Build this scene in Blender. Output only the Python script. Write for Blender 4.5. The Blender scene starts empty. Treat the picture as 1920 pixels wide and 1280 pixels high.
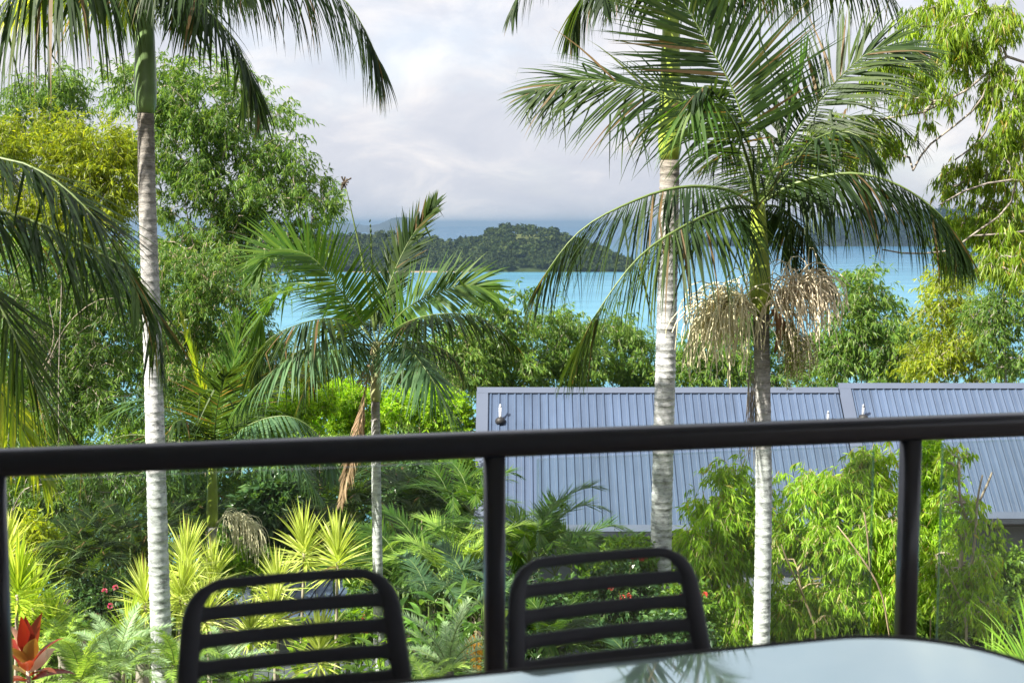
import bpy, math, random
import numpy as np
from mathutils import Vector

R = math.radians
sc = bpy.context.scene
col = sc.collection

# ------------------------------------------------------------------ camera
F_PX = 2400.0                       # focal length in pixels of the 1920-wide photograph
PITCH = math.atan(220.0 / F_PX)     # the sea horizon lies 220 px above the centre
EYE = np.array([0.0, 0.0, 1.6])
cd = bpy.data.cameras.new("camera")
cam = bpy.data.objects.new("camera", cd)
col.objects.link(cam)
cam.location = EYE
cam.rotation_euler = (math.pi / 2 - PITCH, 0, 0)
cd.sensor_width = 36.0
cd.lens = 36.0 * F_PX / 1920.0
cd.clip_start = 0.05
cd.clip_end = 90000.0
cd.dof.use_dof = True
cd.dof.focus_distance = 17.0
cd.dof.aperture_fstop = 4.5
sc.camera = cam

# ------------------------------------------------------------------ world and sun
SUN_EL, SUN_AZ = 42.0, 237.0        # azimuth clockwise from +Y (the view direction)
w = bpy.data.worlds.new("World")
sc.world = w
w.use_nodes = True
nt = w.node_tree
nt.nodes.clear()
def wn(t, **k):
    n = nt.nodes.new(t)
    for a, b in k.items():
        setattr(n, a, b)
    return n
out = wn("ShaderNodeOutputWorld")
bg = wn("ShaderNodeBackground"); bg.inputs["Strength"].default_value = 0.1
sky = wn("ShaderNodeTexSky", sky_type='NISHITA', sun_disc=False)
sky.sun_elevation = R(SUN_EL); sky.sun_rotation = R(SUN_AZ)
sky.air_density = 1.0; sky.dust_density = 1.5; sky.ozone_density = 1.0
tc = wn("ShaderNodeTexCoord")
sep = wn("ShaderNodeSeparateXYZ"); nt.links.new(tc.outputs["Generated"], sep.inputs[0])
zz = wn("ShaderNodeMath", operation='MAXIMUM'); nt.links.new(sep.outputs[2], zz.inputs[0]); zz.inputs[1].default_value = 0.0
za = wn("ShaderNodeMath", operation='ADD'); nt.links.new(zz.outputs[0], za.inputs[0]); za.inputs[1].default_value = 0.34
dx = wn("ShaderNodeMath", operation='DIVIDE'); nt.links.new(sep.outputs[0], dx.inputs[0]); nt.links.new(za.outputs[0], dx.inputs[1])
dy = wn("ShaderNodeMath", operation='DIVIDE'); nt.links.new(sep.outputs[1], dy.inputs[0]); nt.links.new(za.outputs[0], dy.inputs[1])
cmb = wn("ShaderNodeCombineXYZ"); nt.links.new(dx.outputs[0], cmb.inputs[0]); nt.links.new(dy.outputs[0], cmb.inputs[1])
no1 = wn("ShaderNodeTexNoise"); no1.inputs["Scale"].default_value = 2.4; no1.inputs["Detail"].default_value = 8.0
no1.inputs["Roughness"].default_value = 0.58; no1.inputs["Distortion"].default_value = 0.35
mp = wn("ShaderNodeMapping"); mp.inputs["Location"].default_value = (3.3, 1.9, 0); mp.inputs["Scale"].default_value = (1.0, 0.8, 1)
nt.links.new(cmb.outputs[0], mp.inputs[0]); nt.links.new(mp.outputs[0], no1.inputs["Vector"])
cover = wn("ShaderNodeValToRGB")          # how much of the sky is cloud
cover.color_ramp.elements[0].position = 0.30; cover.color_ramp.elements[0].color = (0.80, 0.80, 0.80, 1)
cover.color_ramp.elements[1].position = 0.52; cover.color_ramp.elements[1].color = (1, 1, 1, 1)
nt.links.new(no1.outputs["Fac"], cover.inputs[0])
no2 = wn("ShaderNodeTexNoise"); no2.inputs["Scale"].default_value = 4.6; no2.inputs["Detail"].default_value = 9.0
no2.inputs["Roughness"].default_value = 0.6; no2.inputs["Distortion"].default_value = 0.5
nt.links.new(mp.outputs[0], no2.inputs["Vector"])
shade = wn("ShaderNodeValToRGB")          # grey undersides to white tops, in the sky's own units
shade.color_ramp.elements[0].position = 0.33; shade.color_ramp.elements[0].color = (0.65, 0.675, 0.755, 1)
shade.color_ramp.elements[1].position = 0.70; shade.color_ramp.elements[1].color = (0.93, 0.90, 0.90, 1)
e = shade.color_ramp.elements.new(0.5); e.color = (0.72, 0.735, 0.80, 1)
nt.links.new(no2.outputs["Fac"], shade.inputs[0])
sc10 = wn("ShaderNodeVectorMath", operation='SCALE'); sc10.inputs["Scale"].default_value = 4.7
nt.links.new(shade.outputs[0], sc10.inputs[0])
cie = wn("ShaderNodeMath", operation='MULTIPLY_ADD'); nt.links.new(zz.outputs[0], cie.inputs[0]); cie.inputs[1].default_value = 2.9; cie.inputs[2].default_value = 3.4
nt.links.new(cie.outputs[0], sc10.inputs["Scale"])     # an overcast sky brightens towards the zenith
mixw = wn("ShaderNodeMixRGB"); nt.links.new(cover.outputs[0], mixw.inputs[0])
nt.links.new(sky.outputs[0], mixw.inputs[1]); nt.links.new(sc10.outputs[0], mixw.inputs[2])
nt.links.new(mixw.outputs[0], bg.inputs["Color"]); nt.links.new(bg.outputs[0], out.inputs["Surface"])

sl = bpy.data.lights.new("sun", 'SUN')
sl.energy = 5.0; sl.angle = R(0.6); sl.color = (1.0, 0.93, 0.80)
so = bpy.data.objects.new("sun", sl); col.objects.link(so)
S = Vector((math.sin(R(SUN_AZ)) * math.cos(R(SUN_EL)), math.cos(R(SUN_AZ)) * math.cos(R(SUN_EL)), math.sin(R(SUN_EL))))
so.rotation_euler = S.to_track_quat('Z', 'Y').to_euler()

sc.view_settings.view_transform = 'Standard'
sc.view_settings.look = 'None'
sc.view_settings.exposure = 1.6
sc.view_settings.gamma = 1.0
sc.view_settings.use_curve_mapping = False
sc.render.engine = 'CYCLES'
cy = sc.cycles
cy.use_denoising = True
cy.max_bounces = 10; cy.diffuse_bounces = 6; cy.glossy_bounces = 3; cy.transmission_bounces = 4
cy.transparent_max_bounces = 12; cy.volume_bounces = 0
cy.sample_clamp_indirect = 6.0

# ------------------------------------------------------------------ helpers
SP, CP = math.sin(PITCH), math.cos(PITCH)
def ray(px, py):
    u = (px - 960.0) / F_PX; v = (640.0 - py) / F_PX
    return np.array([u, CP + v * SP, -SP + v * CP])
def P(px, py, d):                    # the point d metres in front of the balcony that shows there
    r = ray(px, py)
    return EYE + r * (d / r[1])
def PZ(px, py, z):                   # the point at height z that shows there
    r = ray(px, py)
    return EYE + r * ((z - EYE[2]) / r[2])
def ground(x, y):
    x = np.asarray(x, float); y = np.asarray(y, float)
    return -0.6 - 0.285 * y - 0.02 * np.maximum(0, x - 6) + 0.12 * np.sin(x * .7 + y * .31) + 0.1 * np.sin(y * .9 - x * .4)

def nrm(a):
    a = np.asarray(a, float)
    return a / np.maximum(np.linalg.norm(a, axis=-1, keepdims=True), 1e-9)

class MB:                            # gathers vertices and faces of ONE mesh
    def __init__(s):
        s.v = []; s.f3 = []; s.f4 = []; s.m3 = []; s.m4 = []; s.n = 0
    def add(s, V, Q=None, T=None, m=0):
        V = np.asarray(V, float).reshape(-1, 3)
        if Q is not None and len(Q):
            Q = np.asarray(Q, int) + s.n; s.f4.append(Q); s.m4.append(np.full(len(Q), m))
        if T is not None and len(T):
            T = np.asarray(T, int) + s.n; s.f3.append(T); s.m3.append(np.full(len(T), m))
        s.v.append(V); s.n += len(V)
        return s
    def box(s, c, size, m=0):
        c = np.asarray(c, float); h = np.asarray(size, float) / 2
        V = np.array([[x, y, z] for x in (-1, 1) for y in (-1, 1) for z in (-1, 1)]) * h + c
        return s.add(V, Q=[[0, 1, 3, 2], [4, 6, 7, 5], [0, 4, 5, 1], [2, 3, 7, 6], [0, 2, 6, 4], [1, 5, 7, 3]], m=m)
    def tube(s, path, rad, sides=6, m=0, cap=True):
        p = np.asarray(path, float); n = len(p)
        rad = np.broadcast_to(np.asarray(rad, float), (n,))
        t = nrm(np.gradient(p, axis=0))
        ref = np.array([0, 0, 1.0]) if abs(t[0][2]) < .9 else np.array([1.0, 0, 0])
        a = ref - np.dot(ref, t[0]) * t[0]; a /= np.linalg.norm(a)
        ang = np.linspace(0, 2 * math.pi, sides, endpoint=False)
        V = []
        for i in range(n):
            a = a - np.dot(a, t[i]) * t[i]; a /= max(np.linalg.norm(a), 1e-9)
            b = np.cross(t[i], a)
            V.append(p[i] + rad[i] * (np.cos(ang)[:, None] * a + np.sin(ang)[:, None] * b))
        V = np.concatenate(V)
        k = np.arange(sides); k2 = (k + 1) % sides
        Q = np.concatenate([np.stack([i * sides + k, i * sides + k2, (i + 1) * sides + k2, (i + 1) * sides + k], 1) for i in range(n - 1)])
        T = None
        if cap:
            V = np.concatenate([V, p[:1], p[-1:]])
            c0 = n * sides; c1 = c0 + 1
            T = np.concatenate([np.stack([np.full(sides, c0), k2, k], 1), np.stack([np.full(sides, c1), (n - 1) * sides + k, (n - 1) * sides + k2], 1)])
        return s.add(V, Q, T, m)
    def loft(s, rings, m=0, cap=True):
        rings = [np.asarray(r, float) for r in rings]
        k = len(rings[0]); n = len(rings)
        V = np.concatenate(rings); i = np.arange(k); j = (i + 1) % k
        Q = np.concatenate([np.stack([a * k + i, a * k + j, (a + 1) * k + j, (a + 1) * k + i], 1) for a in range(n - 1)])
        T = None
        if cap:
            V = np.concatenate([V, rings[0].mean(0)[None], rings[-1].mean(0)[None]])
            T = np.concatenate([np.stack([np.full(k, n * k), j, i], 1), np.stack([np.full(k, n * k + 1), (n - 1) * k + i, (n - 1) * k + j], 1)])
        return s.add(V, Q, T, m)
    def mesh(s, name, mats, smooth=False):
        V = np.concatenate(s.v) if s.v else np.zeros((0, 3))
        q = np.concatenate(s.f4) if s.f4 else np.zeros((0, 4), int)
        t = np.concatenate(s.f3) if s.f3 else np.zeros((0, 3), int)
        mi = np.concatenate(s.m4 + s.m3) if (s.m4 or s.m3) else np.zeros(0, int)
        me = bpy.data.meshes.new(name)
        me.vertices.add(len(V)); me.vertices.foreach_set("co", V.astype(np.float32).ravel())
        nl = q.size + t.size
        me.loops.add(nl); me.loops.foreach_set("vertex_index", np.concatenate([q.ravel(), t.ravel()]).astype(np.int32))
        me.polygons.add(len(q) + len(t))
        st = np.concatenate([np.arange(len(q)) * 4, q.size + np.arange(len(t)) * 3]).astype(np.int32)
        me.polygons.foreach_set("loop_start", st)
        if not isinstance(mats, (list, tuple)): mats = [mats]
        for mm in mats: me.materials.append(mm)
        me.polygons.foreach_set("material_index", mi.astype(np.int32))
        me.polygons.foreach_set("use_smooth", np.full(len(mi), smooth))
        me.update(calc_edges=True)
        return me

def put(name, me, parent=None, loc=None, rot=None, label=None):
    o = bpy.data.objects.new(name, me); col.objects.link(o)
    if parent is not None: o.parent = parent
    if loc is not None: o.location = [float(c) for c in loc]
    if rot is not None: o.rotation_euler = rot
    if label: o["label"] = label
    return o
def tag(o, label=None, cat=None, group=None, kind=None):
    if label: o["label"] = label
    if cat: o["category"] = cat
    if group: o["group"] = group
    if kind: o["kind"] = kind
    return o
def thing(name, label, cat, loc=(0, 0, 0), rz=0.0, group=None):
    o = put(name, None, None, loc, (0, 0, rz))
    o.empty_display_size = 0.2
    return tag(o, label, cat, group)

def spline(pts, n):                  # Catmull-Rom through the points
    p = np.asarray(pts, float)
    if len(p) == 2:
        return p[0] + (p[1] - p[0]) * np.linspace(0, 1, n)[:, None]
    p = np.concatenate([[2 * p[0] - p[1]], p, [2 * p[-1] - p[-2]]])
    m = len(p) - 3
    d = np.linalg.norm(np.diff(p[1:-1], axis=0), axis=1); cum = np.concatenate([[0], np.cumsum(d)])
    t = np.linspace(0, cum[-1], n); o = np.zeros((n, p.shape[1]))
    for i, tt in enumerate(t):
        k = min(max(np.searchsorted(cum, tt, 'right') - 1, 0), m - 1)
        x = (tt - cum[k]) / max(d[k], 1e-9)
        a, b, c, e_ = p[k], p[k + 1], p[k + 2], p[k + 3]
        o[i] = .5 * ((2 * b) + (-a + c) * x + (2 * a - 5 * b + 4 * c - e_) * x * x + (-a + 3 * b - 3 * c + e_) * x ** 3)
    return o

# ------------------------------------------------------------------ materials
def new_mat(name):
    m = bpy.data.materials.new(name); m.use_nodes = True
    t = m.node_tree; t.nodes.clear()
    o = t.nodes.new("ShaderNodeOutputMaterial")
    return m, t, o
def ramp(t, fac, stops):
    r = t.nodes.new("ShaderNodeValToRGB"); cr = r.color_ramp
    while len(cr.elements) < len(stops): cr.elements.new(0.5)
    for el, (p, c) in zip(cr.elements, stops):
        el.position = p; el.color = (*c, 1)
    if fac is not None: t.links.new(fac, r.inputs[0])
    return r
def noise(t, scale, detail=4, rough=.55, vec=None, coord="Object", stretch=None):
    if vec is None:
        c = t.nodes.new("ShaderNodeTexCoord"); vec = c.outputs[coord]
    if stretch:
        mpn = t.nodes.new("ShaderNodeMapping"); mpn.inputs["Scale"].default_value = stretch
        t.links.new(vec, mpn.inputs[0]); vec = mpn.outputs[0]
    n = t.nodes.new("ShaderNodeTexNoise"); n.inputs["Scale"].default_value = scale
    n.inputs["Detail"].default_value = detail; n.inputs["Roughness"].default_value = rough
    t.links.new(vec, n.inputs["Vector"])
    return n
def mat_leaf(name, dark, mid, light, trans=0.42, rough=.42, spec=.35, tcol=None, odd=None, gain=1.6, nscale=1.1):
    dark, mid, light = [tuple(min(.8, x * gain) for x in c_) for c_ in (dark, mid, light)]
    m, t, o = new_mat(name)
    g = t.nodes.new("ShaderNodeNewGeometry")
    st = [(0.0, dark), (0.5, mid), (0.93, light)]
    if odd: st += [(0.955, light), (0.965, odd)]
    r = ramp(t, g.outputs["Random Per Island"], st)
    n = noise(t, nscale, 3)
    hv = t.nodes.new("ShaderNodeHueSaturation")
    mr = t.nodes.new("ShaderNodeMapRange"); mr.inputs[1].default_value = .3; mr.inputs[2].default_value = .7
    mr.inputs[3].default_value = .72; mr.inputs[4].default_value = 1.25
    t.links.new(n.outputs["Fac"], mr.inputs[0]); t.links.new(mr.outputs[0], hv.inputs["Value"]); t.links.new(r.outputs[0], hv.inputs["Color"])
    b = t.nodes.new("ShaderNodeBsdfPrincipled"); b.inputs["Roughness"].default_value = rough
    b.inputs["Specular IOR Level"].default_value = spec
    t.links.new(hv.outputs[0], b.inputs["Base Color"])
    tr = t.nodes.new("ShaderNodeBsdfTranslucent")
    h2 = t.nodes.new("ShaderNodeMixRGB"); h2.blend_type = 'MULTIPLY'; h2.inputs[0].default_value = 1
    h2.inputs[2].default_value = (*(tcol or (2.1, 1.9, .75)), 1)
    t.links.new(hv.outputs[0], h2.inputs[1]); t.links.new(h2.outputs[0], tr.inputs["Color"])
    mx = t.nodes.new("ShaderNodeMixShader"); mx.inputs[0].default_value = trans
    t.links.new(b.outputs[0], mx.inputs[1]); t.links.new(tr.outputs[0], mx.inputs[2]); t.links.new(mx.outputs[0], o.inputs[0])
    return m
def mat_plain(name, c, rough=.5, spec=.5, vary=.12, scale=6, bump=0, metal=0, bscale=None, coord="Object"):
    m, t, o = new_mat(name)
    b = t.nodes.new("ShaderNodeBsdfPrincipled"); b.inputs["Roughness"].default_value = rough
    b.inputs["Specular IOR Level"].default_value = spec; b.inputs["Metallic"].default_value = metal
    n = noise(t, scale, 5, coord=coord)
    lo = tuple(x * (1 - vary) for x in c); hi = tuple(min(1, x * (1 + vary)) for x in c)
    r = ramp(t, n.outputs["Fac"], [(.3, lo), (.7, hi)])
    t.links.new(r.outputs[0], b.inputs["Base Color"])
    if bump:
        n2 = noise(t, bscale or scale * 4, 4, coord=coord)
        bp = t.nodes.new("ShaderNodeBump"); bp.inputs["Strength"].default_value = bump; bp.inputs["Distance"].default_value = .01
        t.links.new(n2.outputs["Fac"], bp.inputs["Height"]); t.links.new(bp.outputs[0], b.inputs["Normal"])
    t.links.new(b.outputs[0], o.inputs[0])
    return m
def mat_palm_trunk(name, top_z, grey_z):
    """leaf-scar rings, brown young wood near the top, pale lichen-covered wood lower down"""
    m, t, o = new_mat(name)
    tc_ = t.nodes.new("ShaderNodeTexCoord"); sp = t.nodes.new("ShaderNodeSeparateXYZ")
    t.links.new(tc_.outputs["Object"], sp.inputs[0])
    mr = t.nodes.new("ShaderNodeMapRange"); mr.inputs[1].default_value = grey_z; mr.inputs[2].default_value = top_z
    t.links.new(sp.outputs[2], mr.inputs[0])
    n = noise(t, 9, 6, .7, tc_.outputs["Object"], stretch=(1, 1, 2.2))
    a = ramp(t, n.outputs["Fac"], [(.34, (.20, .205, .21)), (.46, (.42, .435, .45)), (.60, (.60, .62, .64))])
    n2 = noise(t, 30, 4, .6, tc_.outputs["Object"], stretch=(.35, .35, 3.5))
    b_ = ramp(t, n2.outputs["Fac"], [(.35, (.085, .075, .062)), (.55, (.22, .19, .155)), (.7, (.34, .31, .26))])
    mx = t.nodes.new("ShaderNodeMixRGB"); t.links.new(mr.outputs[0], mx.inputs[0]); t.links.new(a.outputs[0], mx.inputs[1]); t.links.new(b_.outputs[0], mx.inputs[2])
    n3 = noise(t, 22, 6, .75, tc_.outputs["Object"], stretch=(.7, .7, 2.6))
    dk = ramp(t, n3.outputs["Fac"], [(.36, (.42, .42, .43)), (.47, (1, 1, 1))])
    ml = t.nodes.new("ShaderNodeMixRGB"); ml.blend_type = 'MULTIPLY'; ml.inputs[0].default_value = .8
    t.links.new(mx.outputs[0], ml.inputs[1]); t.links.new(dk.outputs[0], ml.inputs[2])
    b = t.nodes.new("ShaderNodeBsdfPrincipled"); b.inputs["Roughness"].default_value = .85
    b.inputs["Specular IOR Level"].default_value = .15
    t.links.new(ml.outputs[0], b.inputs["Base Color"])
    bp = t.nodes.new("ShaderNodeBump"); bp.inputs["Strength"].default_value = .7; bp.inputs["Distance"].default_value = .012
    t.links.new(n3.outputs["Fac"], bp.inputs["Height"]); t.links.new(bp.outputs[0], b.inputs["Normal"])
    t.links.new(b.outputs[0], o.inputs[0])
    return m

M = {}
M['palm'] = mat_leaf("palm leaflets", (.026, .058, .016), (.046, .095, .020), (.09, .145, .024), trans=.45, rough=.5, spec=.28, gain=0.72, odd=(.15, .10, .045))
M['palm_lit'] = mat_leaf("lit palm leaflets", (.045, .12, .018), (.075, .17, .02), (.13, .23, .028), trans=.45, rough=.5, spec=.28, gain=0.8)  # brighter copy for lit fronds; the light is put into the colour
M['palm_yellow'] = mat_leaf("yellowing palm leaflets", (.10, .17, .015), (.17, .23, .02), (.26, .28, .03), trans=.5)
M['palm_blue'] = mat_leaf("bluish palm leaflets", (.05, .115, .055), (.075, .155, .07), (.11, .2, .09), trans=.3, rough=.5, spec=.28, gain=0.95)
M['palm_dark'] = mat_leaf("dark palm leaflets", (.017, .040, .014), (.030, .064, .019), (.055, .10, .026), trans=.45, rough=.5, spec=.28, gain=0.8, odd=(.15, .10, .045))  # darker copy for shaded fronds; the shade is put into the colour
M['dead'] = mat_leaf("dead palm leaflets", (.10, .065, .038), (.17, .115, .07), (.25, .18, .115), trans=.25, rough=.7, spec=.2, tcol=(1.3, 1.1, .8))
M['orange'] = mat_leaf("orange dying frond", (.30, .14, .02), (.42, .21, .02), (.5, .3, .03), trans=.35, rough=.6, tcol=(1.3, 1.1, .5))
M['gum'] = mat_leaf("gum tree leaves", (.034, .080, .016), (.064, .126, .021), (.115, .18, .030), trans=.45)
M['gum_yellow'] = mat_leaf("yellow green leaves", (.07, .11, .008), (.125, .17, .010), (.20, .235, .014), trans=.46)
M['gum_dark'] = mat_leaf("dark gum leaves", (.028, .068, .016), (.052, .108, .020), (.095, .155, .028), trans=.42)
M['weep'] = mat_leaf("weeping leaves", (.055, .105, .010), (.105, .17, .012), (.175, .235, .020), trans=.46, odd=(.30, .24, .05))
M['weep_near'] = mat_leaf("weeping lime leaves", (.085, .165, .014), (.15, .25, .018), (.23, .33, .04), trans=.48, odd=(.34, .30, .07))
M['lime'] = mat_leaf("lime green leaves", (.085, .18, .008), (.14, .25, .010), (.2, .31, .02), trans=.46)
M['shrub'] = mat_leaf("shrub leaves", (.042, .092, .014), (.075, .145, .018), (.125, .2, .026), trans=.42)
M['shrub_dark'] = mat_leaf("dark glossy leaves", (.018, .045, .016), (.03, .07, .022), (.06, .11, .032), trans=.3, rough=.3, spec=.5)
M['cordyline'] = mat_leaf("variegated strap leaves", (.27, .33, .055), (.38, .43, .09), (.48, .52, .19), trans=.36, tcol=(1.2, 1.2, .7), odd=(.36, .24, .11))
M['cordyline_green'] = mat_leaf("green strap leaves", (.15, .24, .02), (.23, .32, .03), (.34, .40, .06), trans=.42, tcol=(1.5, 1.4, .7))
M['cycad'] = mat_leaf("silvery cycad leaflets", (.13, .21, .10), (.20, .29, .14), (.30, .38, .22), trans=.28, rough=.4, tcol=(1.3, 1.3, .8))
M['fern'] = mat_leaf("fern leaflets", (.12, .21, .035), (.19, .29, .05), (.28, .37, .09), trans=.4, tcol=(1.4, 1.3, .7))
M['ginger'] = mat_leaf("ginger leaves", (.055, .135, .025), (.10, .20, .035), (.18, .29, .07), trans=.42, rough=.4, spec=.35)
M['strap'] = mat_leaf("long grassy leaves", (.10, .21, .02), (.155, .28, .025), (.24, .36, .06), trans=.42)
M['island_leaf'] = mat_leaf("island forest leaves", (.018, .036, .012), (.034, .058, .016), (.07, .095, .024), trans=.2, rough=.7, spec=.1, gain=.7, nscale=.035)
M['hazed_leaf'] = mat_leaf("haze toned headland leaves", (.010, .020, .018), (.016, .030, .026), (.03, .045, .035), trans=.1, rough=.8, spec=.05, gain=.7)  # headland foliage with the dark blue of distance haze put into its colour
M['midrib'] = mat_plain("palm midrib", (.11, .16, .04), rough=.45, vary=.2)
M['midrib_old'] = mat_plain("old palm midrib", (.20, .16, .08), rough=.6, vary=.2)
M['crownshaft'] = mat_plain("palm crownshaft", (.16, .25, .10), rough=.32, spec=.4, vary=.3, scale=3.5)
M['crownshaft_lime'] = mat_plain("yellow green crownshaft", (.27, .35, .05), rough=.34, spec=.4, vary=.3, scale=3.5)
M['crownshaft_pale'] = mat_plain("pale crownshaft", (.36, .37, .19), rough=.4, spec=.3, vary=.22, scale=4)
M['bark_pale'] = mat_plain("pale bark", (.36, .31, .25), rough=.85, spec=.1, vary=.38, scale=4, bump=.5, bscale=20)
M['bark_grey'] = mat_plain("grey bark", (.27, .24, .21), rough=.88, spec=.1, vary=.42, scale=5, bump=.6, bscale=22)
M['bark_tan'] = mat_plain("tan bark", (.40, .31, .21), rough=.85, spec=.1, vary=.35, scale=5, bump=.5, bscale=22)
M['bark_dark'] = mat_plain("dark bark", (.10, .08, .06), rough=.9, spec=.1, vary=.4, scale=5, bump=.5)
M['spray'] = mat_plain("cream flower strands", (.70, .65, .44), rough=.8, spec=.1, vary=.18, scale=9)
M['spray_old'] = mat_plain("tan flower strands", (.70, .61, .45), rough=.8, spec=.1, vary=.25, scale=9)
M['fruit'] = mat_plain("green palm fruit", (.22, .25, .055), rough=.5, vary=.35, scale=25)
M['spathe'] = mat_plain("brown spathe", (.22, .11, .055), rough=.6, vary=.25)
M['red_flower'] = mat_leaf("red petals", (.55, .03, .03), (.68, .06, .05), (.75, .16, .14), trans=.3, tcol=(1, .6, .6))
M['pink_flower'] = mat_leaf("pink petals", (.55, .05, .12), (.68, .09, .18), (.75, .2, .28), trans=.3, tcol=(1, .6, .7))
M['metal_black'] = mat_plain("black satin aluminium", (.055, .060, .080), rough=.28, spec=.5, vary=.05, scale=20)
M['plastic'] = mat_plain("charcoal plastic", (.08, .085, .11), rough=.48, spec=.4, vary=.08, scale=14, bump=.05, bscale=500)
M['rim'] = mat_plain("grey table rim", (.05, .052, .06), rough=.35, spec=.5, vary=.05)
M['roof'] = mat_plain("blue grey roofing", (.055, .083, .142), rough=.36, spec=.5, vary=.10, scale=.9)
def weather(m_, amount, scale, stretch):
    t = m_.node_tree; b_ = next(n for n in t.nodes if n.type == 'BSDF_PRINCIPLED'); src = b_.inputs["Base Color"].links[0].from_socket
    oi = t.nodes.new("ShaderNodeObjectInfo"); g = t.nodes.new("ShaderNodeNewGeometry")
    n = noise(t, scale, 6, .65, g.outputs["Position"], stretch=stretch)
    ad_ = t.nodes.new("ShaderNodeMath"); ad_.operation = 'MULTIPLY_ADD'; ad_.inputs[1].default_value = .35; t.links.new(oi.outputs["Random"], ad_.inputs[0]); t.links.new(n.outputs["Fac"], ad_.inputs[2])
    mr = t.nodes.new("ShaderNodeMapRange"); mr.inputs[1].default_value = .35; mr.inputs[2].default_value = 1.0; mr.inputs[3].default_value = 1 - amount; mr.inputs[4].default_value = 1 + amount
    t.links.new(ad_.outputs[0], mr.inputs[0]); hv = t.nodes.new("ShaderNodeHueSaturation"); t.links.new(mr.outputs[0], hv.inputs["Value"]); t.links.new(src, hv.inputs["Color"]); t.links.new(hv.outputs[0], b_.inputs["Base Color"])
weather(M['roof'], .2, 1.6, (2.2, .5, .5))
M['cap'] = mat_plain("blue grey capping", (.076, .095, .14), rough=.42, spec=.5, vary=.06, scale=2)
M['gutter'] = mat_plain("dark gutter", (.028, .034, .046), rough=.4, spec=.5, vary=.08)
M['wall'] = mat_plain("grey rendered wall", (.16, .18, .22), rough=.85, spec=.2, vary=.08, scale=3, bump=.2, bscale=60)
M['white_pipe'] = mat_plain("white pipe", (.72, .73, .75), rough=.4, vary=.05)
M['pipe_grey'] = mat_plain("grey pipe", (.30, .32, .36), rough=.5, vary=.05)
M['rubber'] = mat_plain("black rubber flashing", (.015, .015, .017), rough=.6, vary=.1)
M['soffit'] = mat_plain("white soffit", (.74, .72, .69), rough=.8, vary=.04)
M['house_wall'] = mat_plain("pale render", (.66, .64, .61), rough=.85, vary=.06)
M['deck'] = mat_plain("deck timber", (.30, .22, .15), rough=.6, vary=.25, scale=3)
M['soil'] = mat_plain("leaf litter soil", (.055, .043, .026), rough=.95, spec=.1, vary=.5, scale=1.7, bump=.8, bscale=9)
M['island_ground'] = mat_plain("island ground", (.032, .048, .018), rough=.95, spec=.05, vary=.35, scale=.02)
M['grassy'] = mat_plain("dry grass hill", (.085, .10, .035), rough=.95, spec=.05, vary=.35, scale=.03)
M['sand'] = mat_plain("beach sand", (.26, .21, .165), rough=.95, spec=.05, vary=.1, scale=.05)
M['hazed_ground'] = mat_plain("haze toned headland ground", (.014, .02, .018), rough=.95, spec=.05, vary=.3, scale=.02)  # headland ground, darkened to the same painted haze tone as its leaves
M['far_rock'] = mat_plain("far island slopes", (.035, .045, .05), rough=.95, spec=.05, vary=.3, scale=.004)  # bluish haze tone put into the slope colour

# ------------------------------------------------------------------ the setting: land, sea, islands
SEA = -50.0
gx = np.concatenate([np.linspace(-160, -20, 15), np.linspace(-18, 22, 54), np.linspace(25, 170, 15)])
gy = np.concatenate([np.linspace(-30, 4, 8), np.linspace(5, 45, 54), np.linspace(50, 178, 18)])
GX, GY = np.meshgrid(gx, gy)
b = MB()
nx, ny = len(gx), len(gy)
ii = np.arange(nx * ny).reshape(ny, nx)
b.add(np.stack([GX, GY, ground(GX, GY)], -1).reshape(-1, 3), Q=np.stack([ii[:-1, :-1], ii[:-1, 1:], ii[1:, 1:], ii[1:, :-1]], -1).reshape(-1, 4))
tag(put("ground", b.mesh("ground", M['soil'], True)), kind="structure")

m, t, o = new_mat("sea water")
tcs = t.nodes.new("ShaderNodeTexCoord"); sps = t.nodes.new("ShaderNodeSeparateXYZ"); t.links.new(tcs.outputs["Object"], sps.inputs[0])
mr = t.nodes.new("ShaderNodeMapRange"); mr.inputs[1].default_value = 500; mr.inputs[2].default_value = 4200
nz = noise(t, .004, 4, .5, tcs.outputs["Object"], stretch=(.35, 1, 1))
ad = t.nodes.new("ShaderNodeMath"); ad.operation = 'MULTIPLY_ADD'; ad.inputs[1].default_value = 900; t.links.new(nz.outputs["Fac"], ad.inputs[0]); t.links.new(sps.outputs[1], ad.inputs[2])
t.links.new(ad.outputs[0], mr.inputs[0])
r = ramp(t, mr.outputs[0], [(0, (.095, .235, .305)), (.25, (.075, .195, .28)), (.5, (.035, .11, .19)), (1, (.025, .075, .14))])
bs = t.nodes.new("ShaderNodeBsdfPrincipled"); bs.inputs["Roughness"].default_value = .22; bs.inputs["IOR"].default_value = 1.04
sk = noise(t, .035, 6, .65, tcs.outputs["Object"], stretch=(.12, 1, 1)); sr = ramp(t, sk.outputs["Fac"], [(.32, (.78, .80, .84)), (.5, (1, 1, 1)), (.68, (1.25, 1.16, 1.12))])
sm_ = t.nodes.new("ShaderNodeMixRGB"); sm_.blend_type = 'MULTIPLY'; sm_.inputs[0].default_value = 1
t.links.new(r.outputs[0], sm_.inputs[1]); t.links.new(sr.outputs[0], sm_.inputs[2]); t.links.new(sm_.outputs[0], bs.inputs["Base Color"])
wv = noise(t, .22, 5, .65, tcs.outputs["Object"], stretch=(.45, 1, 1))
wv2 = noise(t, .012, 4, .6, tcs.outputs["Object"], stretch=(.3, 1, 1))
mw = t.nodes.new("ShaderNodeMath"); mw.operation = 'MULTIPLY_ADD'; mw.inputs[1].default_value = 3.0
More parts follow.
